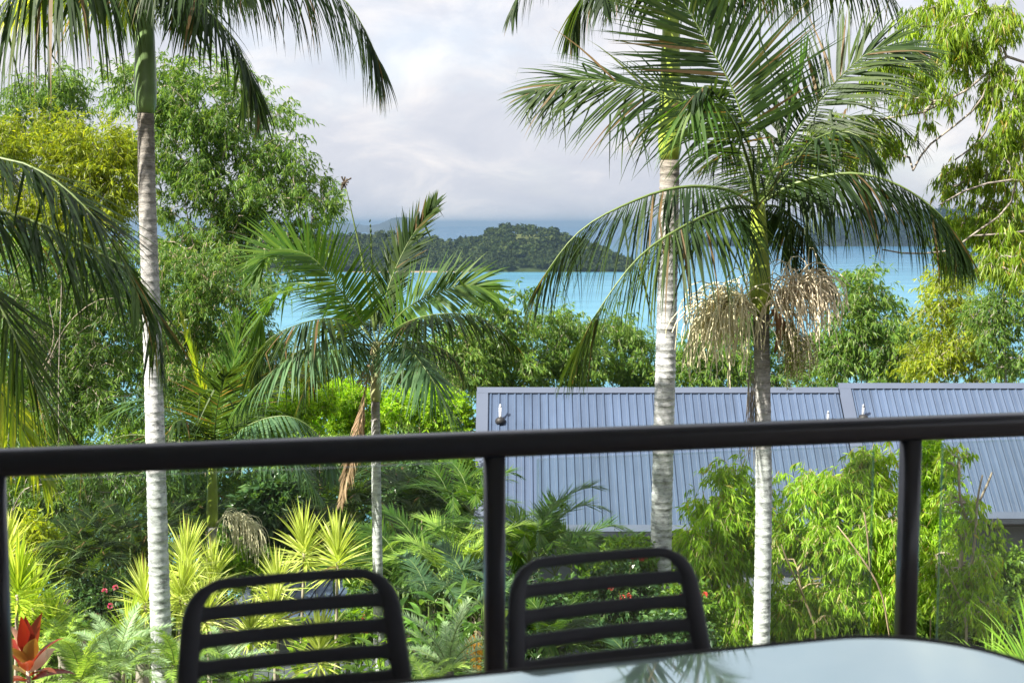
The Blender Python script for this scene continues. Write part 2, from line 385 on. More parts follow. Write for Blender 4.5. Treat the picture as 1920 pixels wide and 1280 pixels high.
t.links.new(wv2.outputs["Fac"], mw.inputs[0]); t.links.new(wv.outputs["Fac"], mw.inputs[2])
bp = t.nodes.new("ShaderNodeBump"); bp.inputs["Strength"].default_value = .55; bp.inputs["Distance"].default_value = 1.2
t.links.new(mw.outputs[0], bp.inputs["Height"]); t.links.new(bp.outputs[0], bs.inputs["Normal"])
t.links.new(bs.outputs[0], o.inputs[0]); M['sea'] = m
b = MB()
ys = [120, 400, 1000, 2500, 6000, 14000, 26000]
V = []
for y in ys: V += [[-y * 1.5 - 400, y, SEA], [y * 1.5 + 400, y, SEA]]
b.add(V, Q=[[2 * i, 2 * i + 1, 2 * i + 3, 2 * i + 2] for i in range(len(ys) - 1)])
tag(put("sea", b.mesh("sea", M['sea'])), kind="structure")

def skyline_island(name, sky_px, d_crest, d_shore, d_back, canopy, seed, clear=None, n_lump=1500, lump=(3.2, 6.0), beach=None, mat='island_ground', leafm='island_leaf', ncards=52):
    """a wooded island: terrain under a given skyline, with a closed canopy of tree crowns"""
    rg = np.random.default_rng(seed)
    px = np.array([p[0] for p in sky_px], float); py = np.array([p[1] for p in sky_px], float)
    H = lambda qx: np.maximum(EYE[2] + (420 - np.interp(qx, px, py)) / F_PX * d_crest - canopy - SEA, 0.5)
    nxx, nyy = 90, 22
    qx = np.linspace(px[0], px[-1], nxx)
    dd = np.concatenate([np.linspace(d_shore, d_crest, 14), np.linspace(d_crest, d_back, 9)[1:]])
    def hgt(q, d):
        f = np.where(d < d_crest, np.sin(np.clip((d - d_shore) / (d_crest - d_shore), 0, 1) * math.pi / 2) ** .8, np.cos(np.clip((d - d_crest) / (d_back - d_crest), 0, 1) * math.pi / 2))
        wob = 1 + .10 * np.sin(q * .045 + d * .03) * np.sin(q * .017 - d * .021 + 1)
        wob = np.where(np.abs(d - d_crest) < 12, 1, wob)
        return SEA - 1.0 + (H(q) + 1.0) * f * np.clip(wob, .85, 1.0)
    QX, DD = np.meshgrid(qx, dd)
    X = (QX - 960) / F_PX * DD
    b = MB(); idx = np.arange(X.size).reshape(X.shape)
    b.add(np.stack([X, DD, hgt(QX, DD)], -1).reshape(-1, 3), Q=np.stack([idx[:-1, :-1], idx[:-1, 1:], idx[1:, 1:], idx[1:, :-1]], -1).reshape(-1, 4))
    if clear:
        qc, dc = (QX[:-1, :-1] + QX[1:, 1:]) / 2, (DD[:-1, :-1] + DD[1:, 1:]) / 2
        b.m4[0] = ((((qc - clear[0]) / clear[2]) ** 2 + ((dc - clear[1]) / clear[3]) ** 2) < 1).astype(int).reshape(-1)
    tag(put(name, b.mesh(name, [M[mat], M['grassy']], True)), kind="structure")
    q = rg.uniform(px[0], px[-1], n_lump); d = d_shore + (d_crest + 14 - d_shore) * rg.uniform(.02, 1, n_lump)
    if clear:
        keep = ~((((q - clear[0]) / clear[2]) ** 2 + ((d - clear[1]) / clear[3]) ** 2) < rg.uniform(.7, 1.3, n_lump)) | (rg.uniform(0, 1, n_lump) < .12)
        q, d = q[keep], d[keep]
    c = np.stack([(q - 960) / F_PX * d, d, hgt(q, d)], -1)
    rr = rg.uniform(lump[0], lump[1], len(c)); rr *= np.where(rg.uniform(0, 1, len(c)) < .10, 1.45, np.where(rg.uniform(0, 1, len(c)) < .3, .62, 1))
    n = len(c)
    dirs = nrm(rg.normal(size=(n, ncards, 3)) + np.array([0, -.25, .45])); dirs[..., 2] = np.abs(dirs[..., 2]) * 1.0 - .15
    ctr = c[:, None] + np.array([0, 0, .75]) * rr[:, None, None] + dirs * rr[:, None, None] * np.array([1, 1, .95]) * rg.uniform(.65, 1.08, (n, ncards, 1))
    nn = nrm(dirs + rg.normal(size=dirs.shape) * .55); a1 = nrm(np.cross(nn, rg.normal(size=nn.shape))); a2 = np.cross(nn, a1)
    s_ = rr[:, None, None] * rg.uniform(.16, .36, (n, ncards, 1))
    V = np.stack([ctr - a1 * s_, ctr - a2 * s_ * .7 + nn * s_ * .2, ctr + a1 * s_, ctr + a2 * s_ * .7 + nn * s_ * .2], 2).reshape(-1, 3)
    k = np.arange(n * ncards) * 4
    b = MB(); b.add(V, Q=np.stack([k, k + 1, k + 2, k + 3], 1))
    fo = put("forest", b.mesh("forest", M[leafm]))
    if beach:
        bb = MB(); bx_ = np.linspace(beach[0], beach[1], 24); Vb = []
        for i, q_ in enumerate(bx_):
            f_ = math.sin(math.pi * i / 23)
            for dd_, z_ in ((d_shore - 3 - 10 * f_, SEA + .15), (d_shore + 6, SEA + .4 + 1.0 * f_)):
                Vb.append([(q_ - 960) / F_PX * dd_, dd_, z_])
        bb.add(Vb, Q=[[2 * i, 2 * i + 2, 2 * i + 3, 2 * i + 1] for i in range(23)])
        tag(put("beach", bb.mesh("beach", M['sand'])), kind="structure")
    return fo
SKY1 = [(390, 506), (410, 480), (440, 458), (480, 446), (540, 440), (600, 438), (660, 437), (710, 435), (765, 432), (820, 442), (838, 449), (862, 447), (881, 439), (900, 439), (915, 433), (925, 424), (953, 418), (981, 420), (1006, 420), (1031, 424), (1050, 431), (1084, 442), (1115, 455), (1147, 467), (1168, 482), (1182, 506)]
fo = skyline_island("wooded_island", SKY1, 1500, 1378, 1660, 11.5, 3, clear=(992, 1462, 42, 30), n_lump=2600, beach=(650, 880))
tag(fo, "blue green forest covering the low island across the bay", "forest", kind="stuff")
SKY2 = [(1285, 462), (1340, 456), (1400, 452), (1440, 446), (1490, 434), (1530, 424), (1560, 413), (1585, 408), (1625, 402), (1690, 398), (1760, 396), (1850, 396), (1960, 398), (2080, 402), (2200, 420), (2300, 462)]
fo = skyline_island("headland", SKY2, 3180, 2960, 3500, 9, 5, n_lump=2600, lump=(5, 10), ncards=30, leafm='hazed_leaf', mat='hazed_ground')
tag(fo, "hazy dark blue forest on the headland at right", "forest", kind="stuff")
def far_island(name, prof, d, label=None):
    b = MB(); px = np.array([p[0] for p in prof]); py = np.array([p[1] for p in prof])
    q = np.linspace(px[0], px[-1], 50); rows = []
    h = EYE[2] + (420 - np.interp(q, px, py)) / F_PX * d
    for f, dd in ((0, d - 160), (.6, d - 80), (1, d), (.6, d + 80), (0, d + 160)):
        rows.append(np.stack([(q - 960) / F_PX * dd, np.full(50, dd), SEA + (h - SEA) * f * (1 + .03 * np.sin(q * 1.7 + dd))], -1))
    V = np.concatenate(rows); idx = np.arange(250).reshape(5, 50)
    b.add(V, Q=np.stack([idx[:-1, :-1], idx[:-1, 1:], idx[1:, 1:], idx[1:, :-1]], -1).reshape(-1, 4))
    tag(put(name, b.mesh(name, M['far_rock'], True)), kind="structure")
far_island("table_mountain_island", [(690, 424), (712, 420), (726, 414), (737, 409), (748, 407.5), (768, 408), (774, 411), (783, 420), (796, 424)], 7000)
far_island("distant_island", [(560, 424), (590, 419), (612, 415.5), (630, 415), (648, 418), (672, 420.5), (700, 424)], 8200)

# sailing boat by the far shore
t_ = thing("sailing_boat", "tiny white sailing boat on the far blue water", "boat", P(635, 423.5, 9000) * np.array([1, 1, 0]) + np.array([0, 0, SEA]))
b = MB(); b.loft([[[x, y * wd, z] for x, z in ((-6 * wd - 1, 0), (6 * wd + 1, 0)) for y in (-1, 1)] for wd in (.6, 1.6)]); put("hull", b.mesh("hull", M['white_pipe']), t_)
b = MB(); b.add([[-.2, 0, 2], [6.5, .1, 2.5], [0, 0, 18], [-.2, .15, 2], [6.5, .25, 2.5], [0, .15, 18]], T=[[0, 1, 2], [3, 5, 4]]); put("sail", b.mesh("sail", M['white_pipe']), t_)

# the air: one even box of thin haze round the whole place
m, t, o = new_mat("haze air")
pv = t.nodes.new("ShaderNodeVolumePrincipled")
pv.inputs["Color"].default_value = (.21, .33, .48, 1); pv.inputs["Density"].default_value = 1.1e-4; pv.inputs["Anisotropy"].default_value = .25
t.links.new(pv.outputs[0], o.inputs["Volume"])
b = MB(); b.box((0, 12950, -4), (90000, 27000, 104))
hz = put("haze", b.mesh("haze", m)); tag(hz, "pale blue sea haze in the air", "haze", kind="stuff")

# ------------------------------------------------------------------ balcony: floor, walls, railing
ZR = 0.962
ra, rb = PZ(0, 867, ZR), PZ(1920, 795, ZR)
rdir = nrm(rb - ra); rout = np.array([-rdir[1], rdir[0], 0])
RANG = math.atan2(rdir[1], rdir[0])
def on_rail(px, py=880):             # distance along the rail of what shows at column px
    r = ray(px, py)
    A = np.array([[rdir[0], -r[0]], [rdir[1], -r[1]]])
    s, _ = np.linalg.solve(A, (EYE - ra)[:2])
    return s
origin = np.array([ra[0], ra[1], 0.0])
frame = lambda s, n, z: origin + rdir * s + rout * n + np.array([0, 0, z])
def obox(mb, s0, s1, n0, n1, z0, z1, m=0):
    c = [frame(s, n, z) for s in (s0, s1) for n in (n0, n1) for z in (z0, z1)]
    return mb.add(c, Q=[[0, 1, 3, 2], [4, 6, 7, 5], [0, 4, 5, 1], [2, 3, 7, 6], [0, 2, 6, 4], [1, 5, 7, 3]], m=m)
fl = put("balcony_floor", None); fl.empty_display_size = .2; tag(fl, kind="structure")
fl.name = "balcony_floor"
for i in range(52):
    b = MB(); obox(b, -2.6 + i * .146, -2.6 + i * .146 + .14, -7.4, .12, -.03, 0); put("plank", b.mesh("plank", M['deck']), fl)
b = MB(); obox(b, -2.6, 5.0, -7.4, .1, -.32, -.035); put("joist_frame", b.mesh("joist_frame", M['deck']), fl)
b = MB(); obox(b, -2.75, -2.6, -7.4, .15, -.32, 2.78); tag(put("added_sun_wall", b.mesh("added_sun_wall", M['house_wall'])), kind="structure")  # unseen wall, added to keep the low sun off the deck
b = MB(); obox(b, -2.75, 5.0, -7.55, -7.4, -.32, 2.78); tag(put("house_wall", b.mesh("house_wall", M['house_wall'])), kind="structure")
b = MB(); obox(b, -2.9, 5.2, -7.6, .55, 2.785, 2.95); tag(put("balcony_ceiling", b.mesh("balcony_ceiling", M['soffit'])), kind="structure")

rail = thing("balcony_railing", "black metal balcony railing with clear glass panes across the view", "railing", origin, RANG)
def rrect(wd, ht, r, n=4):
    pts = []
    for cx, cz, a0 in ((wd / 2 - r, ht / 2 - r, 0), (-wd / 2 + r, ht / 2 - r, 90), (-wd / 2 + r, -ht / 2 + r, 180), (wd / 2 - r, -ht / 2 + r, 270)):
        for k in range(n + 1):
            a = R(a0 + 90 * k / n); pts.append((cx + r * math.cos(a), cz + r * math.sin(a)))
    return pts
b = MB(); prof = rrect(.074, .076, .03, 6)
b.loft([[(s, y, ZR + z) for y, z in prof] for s in (-2.58, -1, 0, 1, 2, 3, 5)])
put("top_rail", b.mesh("top_rail", M['metal_black'], True), rail)
posts = [on_rail(-13), on_rail(927), on_rail(1706)]
prof = rrect(.062, .062, .022, 5)
pm = MB().loft([[(x, y, z) for x, y in prof] for z in (0, ZR - .036)]).mesh("post", M['metal_black'], True)
bm_ = MB().loft([[(x * k, y * k, z) for x, y in rrect(.11, .11, .02)] for z, k in ((0, 1), (.008, 1), (.012, .96))]).mesh("base_plate", M['metal_black'])
for s in posts + [posts[2] + (posts[2] - posts[1])]:
    p_ = put("post", pm, rail, (s, 0, 0)); put("base_plate", bm_, p_)
m, t, o = new_mat("clear railing glass")
fr = t.nodes.new("ShaderNodeFresnel"); fr.inputs[0].default_value = 1.45
trn = t.nodes.new("ShaderNodeBsdfTransparent"); trn.inputs[0].default_value = (.945, .975, .96, 1)
gl = t.nodes.new("ShaderNodeBsdfGlossy"); gl.inputs["Roughness"].default_value = .03
mx = t.nodes.new("ShaderNodeMixShader"); t.links.new(fr.outputs[0], mx.inputs[0]); t.links.new(trn.outputs[0], mx.inputs[1]); t.links.new(gl.outputs[0], mx.inputs[2])
df = t.nodes.new("ShaderNodeBsdfDiffuse"); df.inputs[0].default_value = (.8, .85, .85, 1)
dn = noise(t, 1.3, 5, .6); dr = ramp(t, dn.outputs["Fac"], [(.35, (.012, .012, .012)), (.75, (.045, .045, .045))])
m2 = t.nodes.new("ShaderNodeMixShader"); t.links.new(dr.outputs[0], m2.inputs[0]); t.links.new(mx.outputs[0], m2.inputs[1]); t.links.new(df.outputs[0], m2.inputs[2])
t.links.new(m2.outputs[0], o.inputs[0]); M['pane'] = m
m, t, o = new_mat("green glass edge")
pb = t.nodes.new("ShaderNodeBsdfPrincipled"); pb.inputs["Base Color"].default_value = (.28, .48, .40, 1); pb.inputs["Roughness"].default_value = .15
tr2 = t.nodes.new("ShaderNodeBsdfTransparent"); tr2.inputs[0].default_value = (.6, .85, .75, 1)
mx = t.nodes.new("ShaderNodeMixShader"); mx.inputs[0].default_value = .45; t.links.new(pb.outputs[0], mx.inputs[1]); t.links.new(tr2.outputs[0], mx.inputs[2]); t.links.new(mx.outputs[0], o.inputs[0]); M['pane_edge'] = m
panes = [(on_rail(-420), on_rail(-75)), (on_rail(76), on_rail(849)), (on_rail(1008), on_rail(1637)), (on_rail(1766), on_rail(2150))]
for s0, s1 in panes:
    b = MB(); h = .006
    V = [[x, y, z] for x in (s0, s1) for y in (-h, h) for z in (.07, ZR - .05)]
    b.add(V, Q=[[0, 4, 5, 1], [2, 3, 7, 6]], m=0); b.add(V, Q=[[0, 1, 3, 2], [4, 6, 7, 5], [0, 2, 6, 4], [1, 5, 7, 3]], m=1)
    g_ = put("glass_pane", b.mesh("glass_pane", [M['pane'], M['pane_edge']]), rail)
    for sx in (s0 + .12, s1 - .12):
        cb = MB().box((sx, 0, .04), (.05, .05, .14)); put("clamp", cb.mesh("clamp", M['metal_black']), g_)

# ------------------------------------------------------------------ chairs and table
def chair(label, loc, rz):
    t_ = thing("patio_chair", label, "chair", loc, rz, "slatted patio chairs at the table")
    W, top, seat = .455, .872, .44
    rec = math.tan(R(13))
    def bk(x, z):                    # a point of the curved, reclined back
        return np.array([x, .225 + (z - seat) * rec - .30 * x * x + .03, z])
    def wide(z): return W / 2 + .040 * (top - z) / .4 - .012
    def strip(path, w0, w1, th, mb):
        """flat bar of given width along a path (x, z) on the back's surface"""
        path = np.asarray(path); n = len(path); rings = []
        tg = np.gradient(path, axis=0); tg /= np.linalg.norm(tg, axis=1)[:, None]
        for i in range(n):
            nn = np.array([-tg[i][1], tg[i][0]]); wd = w0[i]
            a = path[i] + nn * wd / 2; c_ = path[i] - nn * wd / 2
            pa, pc = bk(*a), bk(*c_); mid = (pa + pc) / 2
            nb = nrm(np.cross(pa - pc, bk(*(path[i] + tg[i] * .01)) - bk(*path[i])))
            q = []
            for f, g in ((1, .5), (.72, 1), (-.72, 1), (-1, .5), (-1, -.5), (-.72, -1), (.72, -1), (1, -.5)):
                q.append(mid + (pa - pc) / 2 * f + nb * th / 2 * g)
            rings.append(q)
        mb.loft(rings)
    pth = []; r_ = .07
    wt = wide(top - r_)
    for z in np.linspace(.40, top - r_ - .01, 12): pth.append((-wide(z) + .017, z))
    for k in range(1, 9):
        a = R(180 - 90 * k / 9); pth.append((-wt + .017 + r_ + r_ * math.cos(a), top - r_ - .01 + (r_) * math.sin(a)))
    for x in np.linspace(-wt + .017 + r_, wt - .017 - r_, 12): pth.append((x, top - .01))
    pth = np.array(pth); mir = pth[:-6][::-1] * np.array([-1, 1]); full = np.concatenate([pth, mir[mir[:, 0] > pth[-1][0] + 1e-4]])
    zf = full[:, 1]; wd = np.where(zf > top - .02, .022, .042 - .018 * np.clip((zf - (top - .09)) / .08, 0, 1))
    b = MB(); strip(full, wd, None, .016, b); put("back_frame", b.mesh("back_frame", M['plastic'], True), t_)
    for k in range(8):
        z = top - .066 - .0525 * k
        if z < seat + .02: break
        hw = wide(z) - .028
        if k == 0: hw = wide(z) - .024
        xs = np.linspace(-hw, hw, 33)
        wds = .029 + .026 * np.clip((np.abs(xs) - (hw - .022)) / .022, 0, 1) ** 2
        b = MB(); strip(np.stack([xs, np.full(33, z)], 1), wds, None, .012, b); put("back_slat", b.mesh("back_slat", M['plastic'], True), t_)
    fr_ = MB()
    for sx in (-1, 1): fr_.box((sx * .215, -.0, seat - .012), (.034, .46, .03))
    fr_.box((0, -.225, seat - .012), (.396, .034, .03)); fr_.box((0, .225, seat - .012), (.396, .034, .03))
    put("seat_frame", fr_.mesh("seat_frame", M['plastic']), t_)
    sm = MB().box((0, 0, 0), (.392, .036, .014)).mesh("seat_slat", M['plastic'])
    for k in range(8): put("seat_slat", sm, t_, (0, -.182 + k * .052, seat))
    for sx in (-1, 1):
        b = MB().tube([(sx * .21, -.21, seat - .02), (sx * .222, -.235, 0)], [.017, .014], 8); put("leg", b.mesh("leg", M['plastic'], True), t_)
        b = MB().tube([(sx * .21, .21, seat - .02), (sx * .222, .27, 0)], [.017, .014], 8); put("leg", b.mesh("leg", M['plastic'], True), t_)
    return t_
CA = R(17)
def chair_at(label, px, py, ang):    # px, py: middle of the top of the back
    topc = PZ(px, py, .872)
    off = np.array([0, .225 + (.872 - .44) * math.tan(R(13)) + .03])
    c, s = math.cos(ang), math.sin(ang)
    chair(label, (topc[0] - (c * off[0] - s * off[1]), topc[1] - (s * off[0] + c * off[1]), 0), ang)
chair_at("dark slatted patio chair at left, in front of the thin palm trunk", 546, 1073, R(16.5))
chair_at("dark slatted patio chair at right, beside the middle railing post", 1125, 1034, R(18.5))

# glass-topped table with big rounded corners
TZ = .74
e0, e1 = PZ(760, 1277, TZ), PZ(1480, 1204, TZ)
tdir = nrm(e1 - e0); tin = np.array([tdir[1], -tdir[0], 0])
corner = PZ(1790, 1172, TZ)
corner = e0 + tdir * np.dot(corner - e0, tdir)
TW, TD, TR_ = 1.75, .95, .30
tab = thing("patio_table", "glass topped patio table with dark rim in the foreground", "table", (corner - tdir * TW / 2 + tin * TD / 2) * np.array([1, 1, 0]), math.atan2(tdir[1], tdir[0]))
pts = rrect(TW, TD, TR_, 14)
rim_p = rrect(TW + .0, TD + .0, TR_, 14)
b = MB(); n = len(pts)
b.loft([[(x * .985, y * .975, TZ - .012) for x, y in pts], [(x * .985, y * .975, TZ) for x, y in pts]], cap=True)
m, t, o = new_mat("frosted table glass")
pb = t.nodes.new("ShaderNodeBsdfPrincipled"); pb.inputs["Roughness"].default_value = .045; pb.inputs["IOR"].default_value = 1.6; pb.inputs["Metallic"].default_value = .55
nn_ = noise(t, 3, 4); rp = ramp(t, nn_.outputs["Fac"], [(.3, (.66, .88, .90)), (.7, (.74, .94, .95))]); t.links.new(rp.outputs[0], pb.inputs["Base Color"])
rn = noise(t, 9, 5); rr_ = ramp(t, rn.outputs["Fac"], [(.35, (.015, .015, .015)), (.7, (.055, .055, .055))]); t.links.new(rr_.outputs[0], pb.inputs["Roughness"])
t.links.new(pb.outputs[0], o.inputs[0]); M['table_glass'] = m
put("table_top", b.mesh("table_top", M['table_glass']), tab)
b = MB(); rings = []
for k in range(n + 1):
    x, y = pts[k % n]; l = math.hypot(x, y); q = []
    for a in range(8):
        an = 2 * math.pi * a / 8; q.append((x * (1 + .010 * math.cos(an)) , y * (1 + .014 * math.cos(an)), TZ - .010 + .014 * math.sin(an)))
    rings.append(q)
b.loft(rings, cap=False); put("rim", b.mesh("rim", M['rim'], True), tab)
for sx in (-1, 1):
    for sy in (-1, 1):
        b = MB().tube([(sx * (TW / 2 - .2), sy * (TD / 2 - .16), TZ - .02), (sx * (TW / 2 - .14), sy * (TD / 2 - .11), 0)], [.022, .018], 10); put("leg", b.mesh("leg", M['rim'], True), tab)

# ------------------------------------------------------------------ roofs below the balcony
def corrugated(wd, ln, pitch, n_rib):
    prof = []
    for k in range(n_rib):
        x = k * pitch
        prof += [(x, 0), (x + .30 * pitch, 0), (x + .34 * pitch, .004), (x + .37 * pitch, 0), (x + .40 * pitch, 0), (x + .55 * pitch, .032), (x + .63 * pitch, .032), (x + .73 * pitch, 0), (x + .82 * pitch, 0), (x + .85 * pitch, .004), (x + .88 * pitch, 0)]
    prof.append((n_rib * pitch, 0))
    prof = np.array(prof); k = len(prof)
    V = np.concatenate([np.stack([prof[:, 0], np.full(k, l), prof[:, 1]], 1) for l in (0, ln)])
    i = np.arange(k - 1)
    bb = MB(); bb.add(V, Q=np.stack([i, i + 1, k + i + 1, k + i], 1))
    for kk in range(n_rib):            # fixing screws on the rib crowns
        for l in np.linspace(.12, ln - .12, 5):
            bb.box(((kk + .59) * pitch, l, .036), (.016, .016, .008))
    return bb.mesh("roof_sheet", M['roof'])
def gable_house(label, x0, x1, ye, ze, yr, zr, pitch, wall_h, rz=0, pivot=(0, 0), cap_left=.26, cap_right=0, name="house"):
    """house with its ridge across the view: eave at (ye, ze), ridge at (yr, zr)"""
    h_ = thing(name, label, "house", (x0, ye, ze - wall_h), rz)
    run, rise = yr - ye, zr - ze; ln = math.hypot(run, rise); th = math.atan2(rise, run)
    L0 = x1 - x0; z0 = wall_h
    up = np.array([0, math.cos(th), math.sin(th)]); nm = np.array([0, -math.sin(th), math.cos(th)])
    pt = lambda x, s, n: np.array([x, 0, z0]) + up * s + nm * n
    per = 4 * pitch; ns = int(math.ceil((L0 - .08) / per))
    me = corrugated(per, ln, pitch, 4)
    rest = L0 - .02 - (ns - 1) * per
    me_last = corrugated(per, ln, pitch, max(1, int(rest / pitch)))
    for k in range(ns):
        o_ = put("roof_sheet", me if k < ns - 1 else me_last, h_, pt(.02 + k * per, 0, .0015 * (k % 2)), (th, 0, 0))
    def slab(nm_, s0, s1, x0_, x1_, n0, n1, mat):
        c = [pt(x, s, n) for x in (x0_, x1_) for s in (s0, s1) for n in (n0, n1)]
        bb = MB().add(c, Q=[[0, 1, 3, 2], [4, 6, 7, 5], [0, 4, 5, 1], [2, 3, 7, 6], [0, 2, 6, 4], [1, 5, 7, 3]])
        return put(nm_, bb.mesh(nm_, mat), h_)
    slab("ridge_capping", ln - .155, ln + .02, -.02, L0 + .02, .036, .05, M['cap'])
    if cap_left: slab("barge_capping", -.03, ln - .10, -.03, cap_left, .037, .047, M['cap'])
    if cap_right: slab("barge_capping", -.03, ln - .10, L0 - cap_right, L0 + .03, .037, .047, M['cap'])
    # rear slope, gutter, fascia, walls
    bb = MB().add([[0, run, z0 + rise + .02], [L0, run, z0 + rise + .02], [L0, 2 * run + .1, z0 - .05], [0, 2 * run + .1, z0 - .05]], Q=[[0, 1, 2, 3]]); put("rear_roof", bb.mesh("rear_roof", M['roof']), h_)
    slab("eave_flashing", -.02, .16, .03, L0 - .03, .036, .041, M['cap'])
    g = MB(); prof = [(-.13, .02), (-.135, .025), (-.145, -.09), (-.02, -.11), (-.012, -.10), (-.012, -.01), (-.02, -.01), (-.024, -.095), (-.128, -.08)]
    g.loft([[(x, y, z0 + z) for y, z in prof] for x in (-.03, L0 + .03)]); put("gutter", g.mesh("gutter", M['gutter']), h_)
    put("fascia", MB().box((L0 / 2, .06, z0 - .10), (L0, .03, .20)).mesh("fascia", M['gutter']), h_)
    put("soffit", MB().box((L0 / 2, .32, z0 - .21), (L0 - .04, .5, .015)).mesh("soffit", M['wall']), h_)
    bb = MB().box((L0 / 2, run, wall_h / 2 - .4), (L0 - .3, 2 * run - 1.1, wall_h + .4))
    c = [(.15, .58, z0 - .2), (.15, 2 * run - .6, z0 - .2), (.15, run, z0 + rise - .55), (L0 - .15, .58, z0 - .2), (L0 - .15, 2 * run - .6, z0 - .2), (L0 - .15, run, z0 + rise - .55)]
    bb.add(c, T=[[0, 2, 1], [3, 4, 5]], Q=[[0, 3, 5, 2], [1, 2, 5, 4]]); put("wall", bb.mesh("wall", M['wall']), h_)
    return h_, pt, ln
D0 = 29.0
ze = P(1000, 996, D0)[2]
# ridge where a 45.8 degree slope meets the sight line of the photographed ridge
rr0 = ray(1000, 729); k_ = rr0[2] / rr0[1]; tp = math.tan(R(45.8))
yr = (ze - 1.6 - tp * D0) / (k_ - tp); zr = ze + tp * (yr - D0)
xl = P(896, 728, yr)[0]; xr = P(1569, 728, yr)[0]
house, hp, ln = gable_house("grey house with steep ribbed metal roof, left of its higher neighbour", xl, xr, D0, ze, yr, zr, .2, 3.1)
yr2 = yr + .16; zr2 = P(1600, 721, yr2)[2]; r2 = 2.72
xl2 = P(1572, 722, yr2)[0]
house2, hp2, ln2 = gable_house("grey house at right with slightly higher ribbed metal roof", xl2, xl2 + 6.6, yr2 - r2, zr2 - r2 * tp, yr2, zr2, .195, 3.2, cap_left=.28)
# small end piece of the higher roof's capping
def vent(parent, ptf, x, s, h=.36, pm_='white_pipe'):
    b = MB().tube([ptf(x, s, -.05), ptf(x, s, 0) + np.array([0, 0, h])], [.032, .032], 10); v_ = put("vent_pipe", b.mesh("vent_pipe", M[pm_], True), parent)
    b = MB().tube([ptf(x, s, .02), ptf(x, s, .09), ptf(x, s, .11) + np.array([0, 0, .03])], [.13, .10, .04], 12); put("flashing", b.mesh("flashing", M['rubber'], True), v_)
    b = MB().tube([ptf(x, s, 0) + np.array([0, 0, h]), ptf(x, s, 0) + np.array([0, 0, h + .07])], [.036, .012], 10); put("pipe_cap", b.mesh("pipe_cap", M[pm_], True), v_)
vent(house, hp, P(938, 785, yr - .7)[0] - xl, ln - 1.0)
vent(house, hp, P(1570, 790, yr - .7)[0] - xl - .25, ln - 1.12, .30, 'pipe_grey')
vent(house2, hp2, P(1621, 780, yr - .7)[0] - xl2, ln2 - 1.06, .30, 'pipe_grey')
# the little roof further down behind the left chair
dS = 27.0
p0 = P(498, 1057, dS + 1.3); p1 = P(424, 1160, dS)
tS = (p0[2] - p1[2]); 
hS = thing("garden_shed", "small blue grey metal roof glimpsed low behind the left chair", "shed", (p1[0], p1[1], float(ground(p1[0], p1[1])) - .3))
zb = p1[2] - (float(ground(p1[0], p1[1])) - .3)
A0 = np.array([0, 0, zb]); A1 = p0 - p1 + A0; ex = nrm(np.array([1, .12, -.02])) * 3.6
upv = A1 - A0; lnS = np.linalg.norm(upv); nS = nrm(np.cross(ex, upv))
k = 18; b = MB(); V = []
prof = []
for i in range(k):
    for f, h in ((0, 0), (.4, 0), (.47, .03), (.57, .03), (.64, 0)): prof.append(((i + f) / k, h))
prof.append((1, 0))
for s in (0, 1):
    for f, h in prof: V.append(A0 + upv * s + ex * f + nS * h)
n_ = len(prof); i = np.arange(n_ - 1)
b.add(V, Q=np.stack([i, i + 1, n_ + i + 1, n_ + i], 1)); put("roof_sheet", b.mesh("roof_sheet", M['roof']), hS)
def bar(nm_, a, c, wv, hv, mat, par):
    b = MB(); q = [a, a + wv, a + wv + hv, a + hv]; b.loft([q, [x + (c - a) for x in q]]); put(nm_, b.mesh(nm_, mat), par)
bar("barge_capping", A0 - upv * .02 + nS * .034, A1 + nS * .034, ex * .075, nS * .02, M['cap'], hS)
bar("ridge_capping", A1 - upv * .07 + nS * .056, A1 - upv * .07 + nS * .056 + ex, upv * .09, nS * .02, M['cap'], hS)
bar("gutter", A0 + np.array([0, -.12, -.12]), A0 + np.array([0, -.12, -.12]) + ex, np.array([0, .12, 0]), np.array([0, 0, .12]), M['gutter'], hS)
b = MB(); c = [A0 + nrm(ex) * .15 + np.array([0, .25, -.1]), A0 + ex * .97 + np.array([0, .25, -.1]), A0 + ex * .97 + np.array([0, 2.3, .6]), A0 + nrm(ex) * .15 + np.array([0, 2.3, .6])]
b.loft([[np.array([q[0], q[1], 0]) for q in c], c]); put("wall", b.mesh("wall", M['wall']), hS)

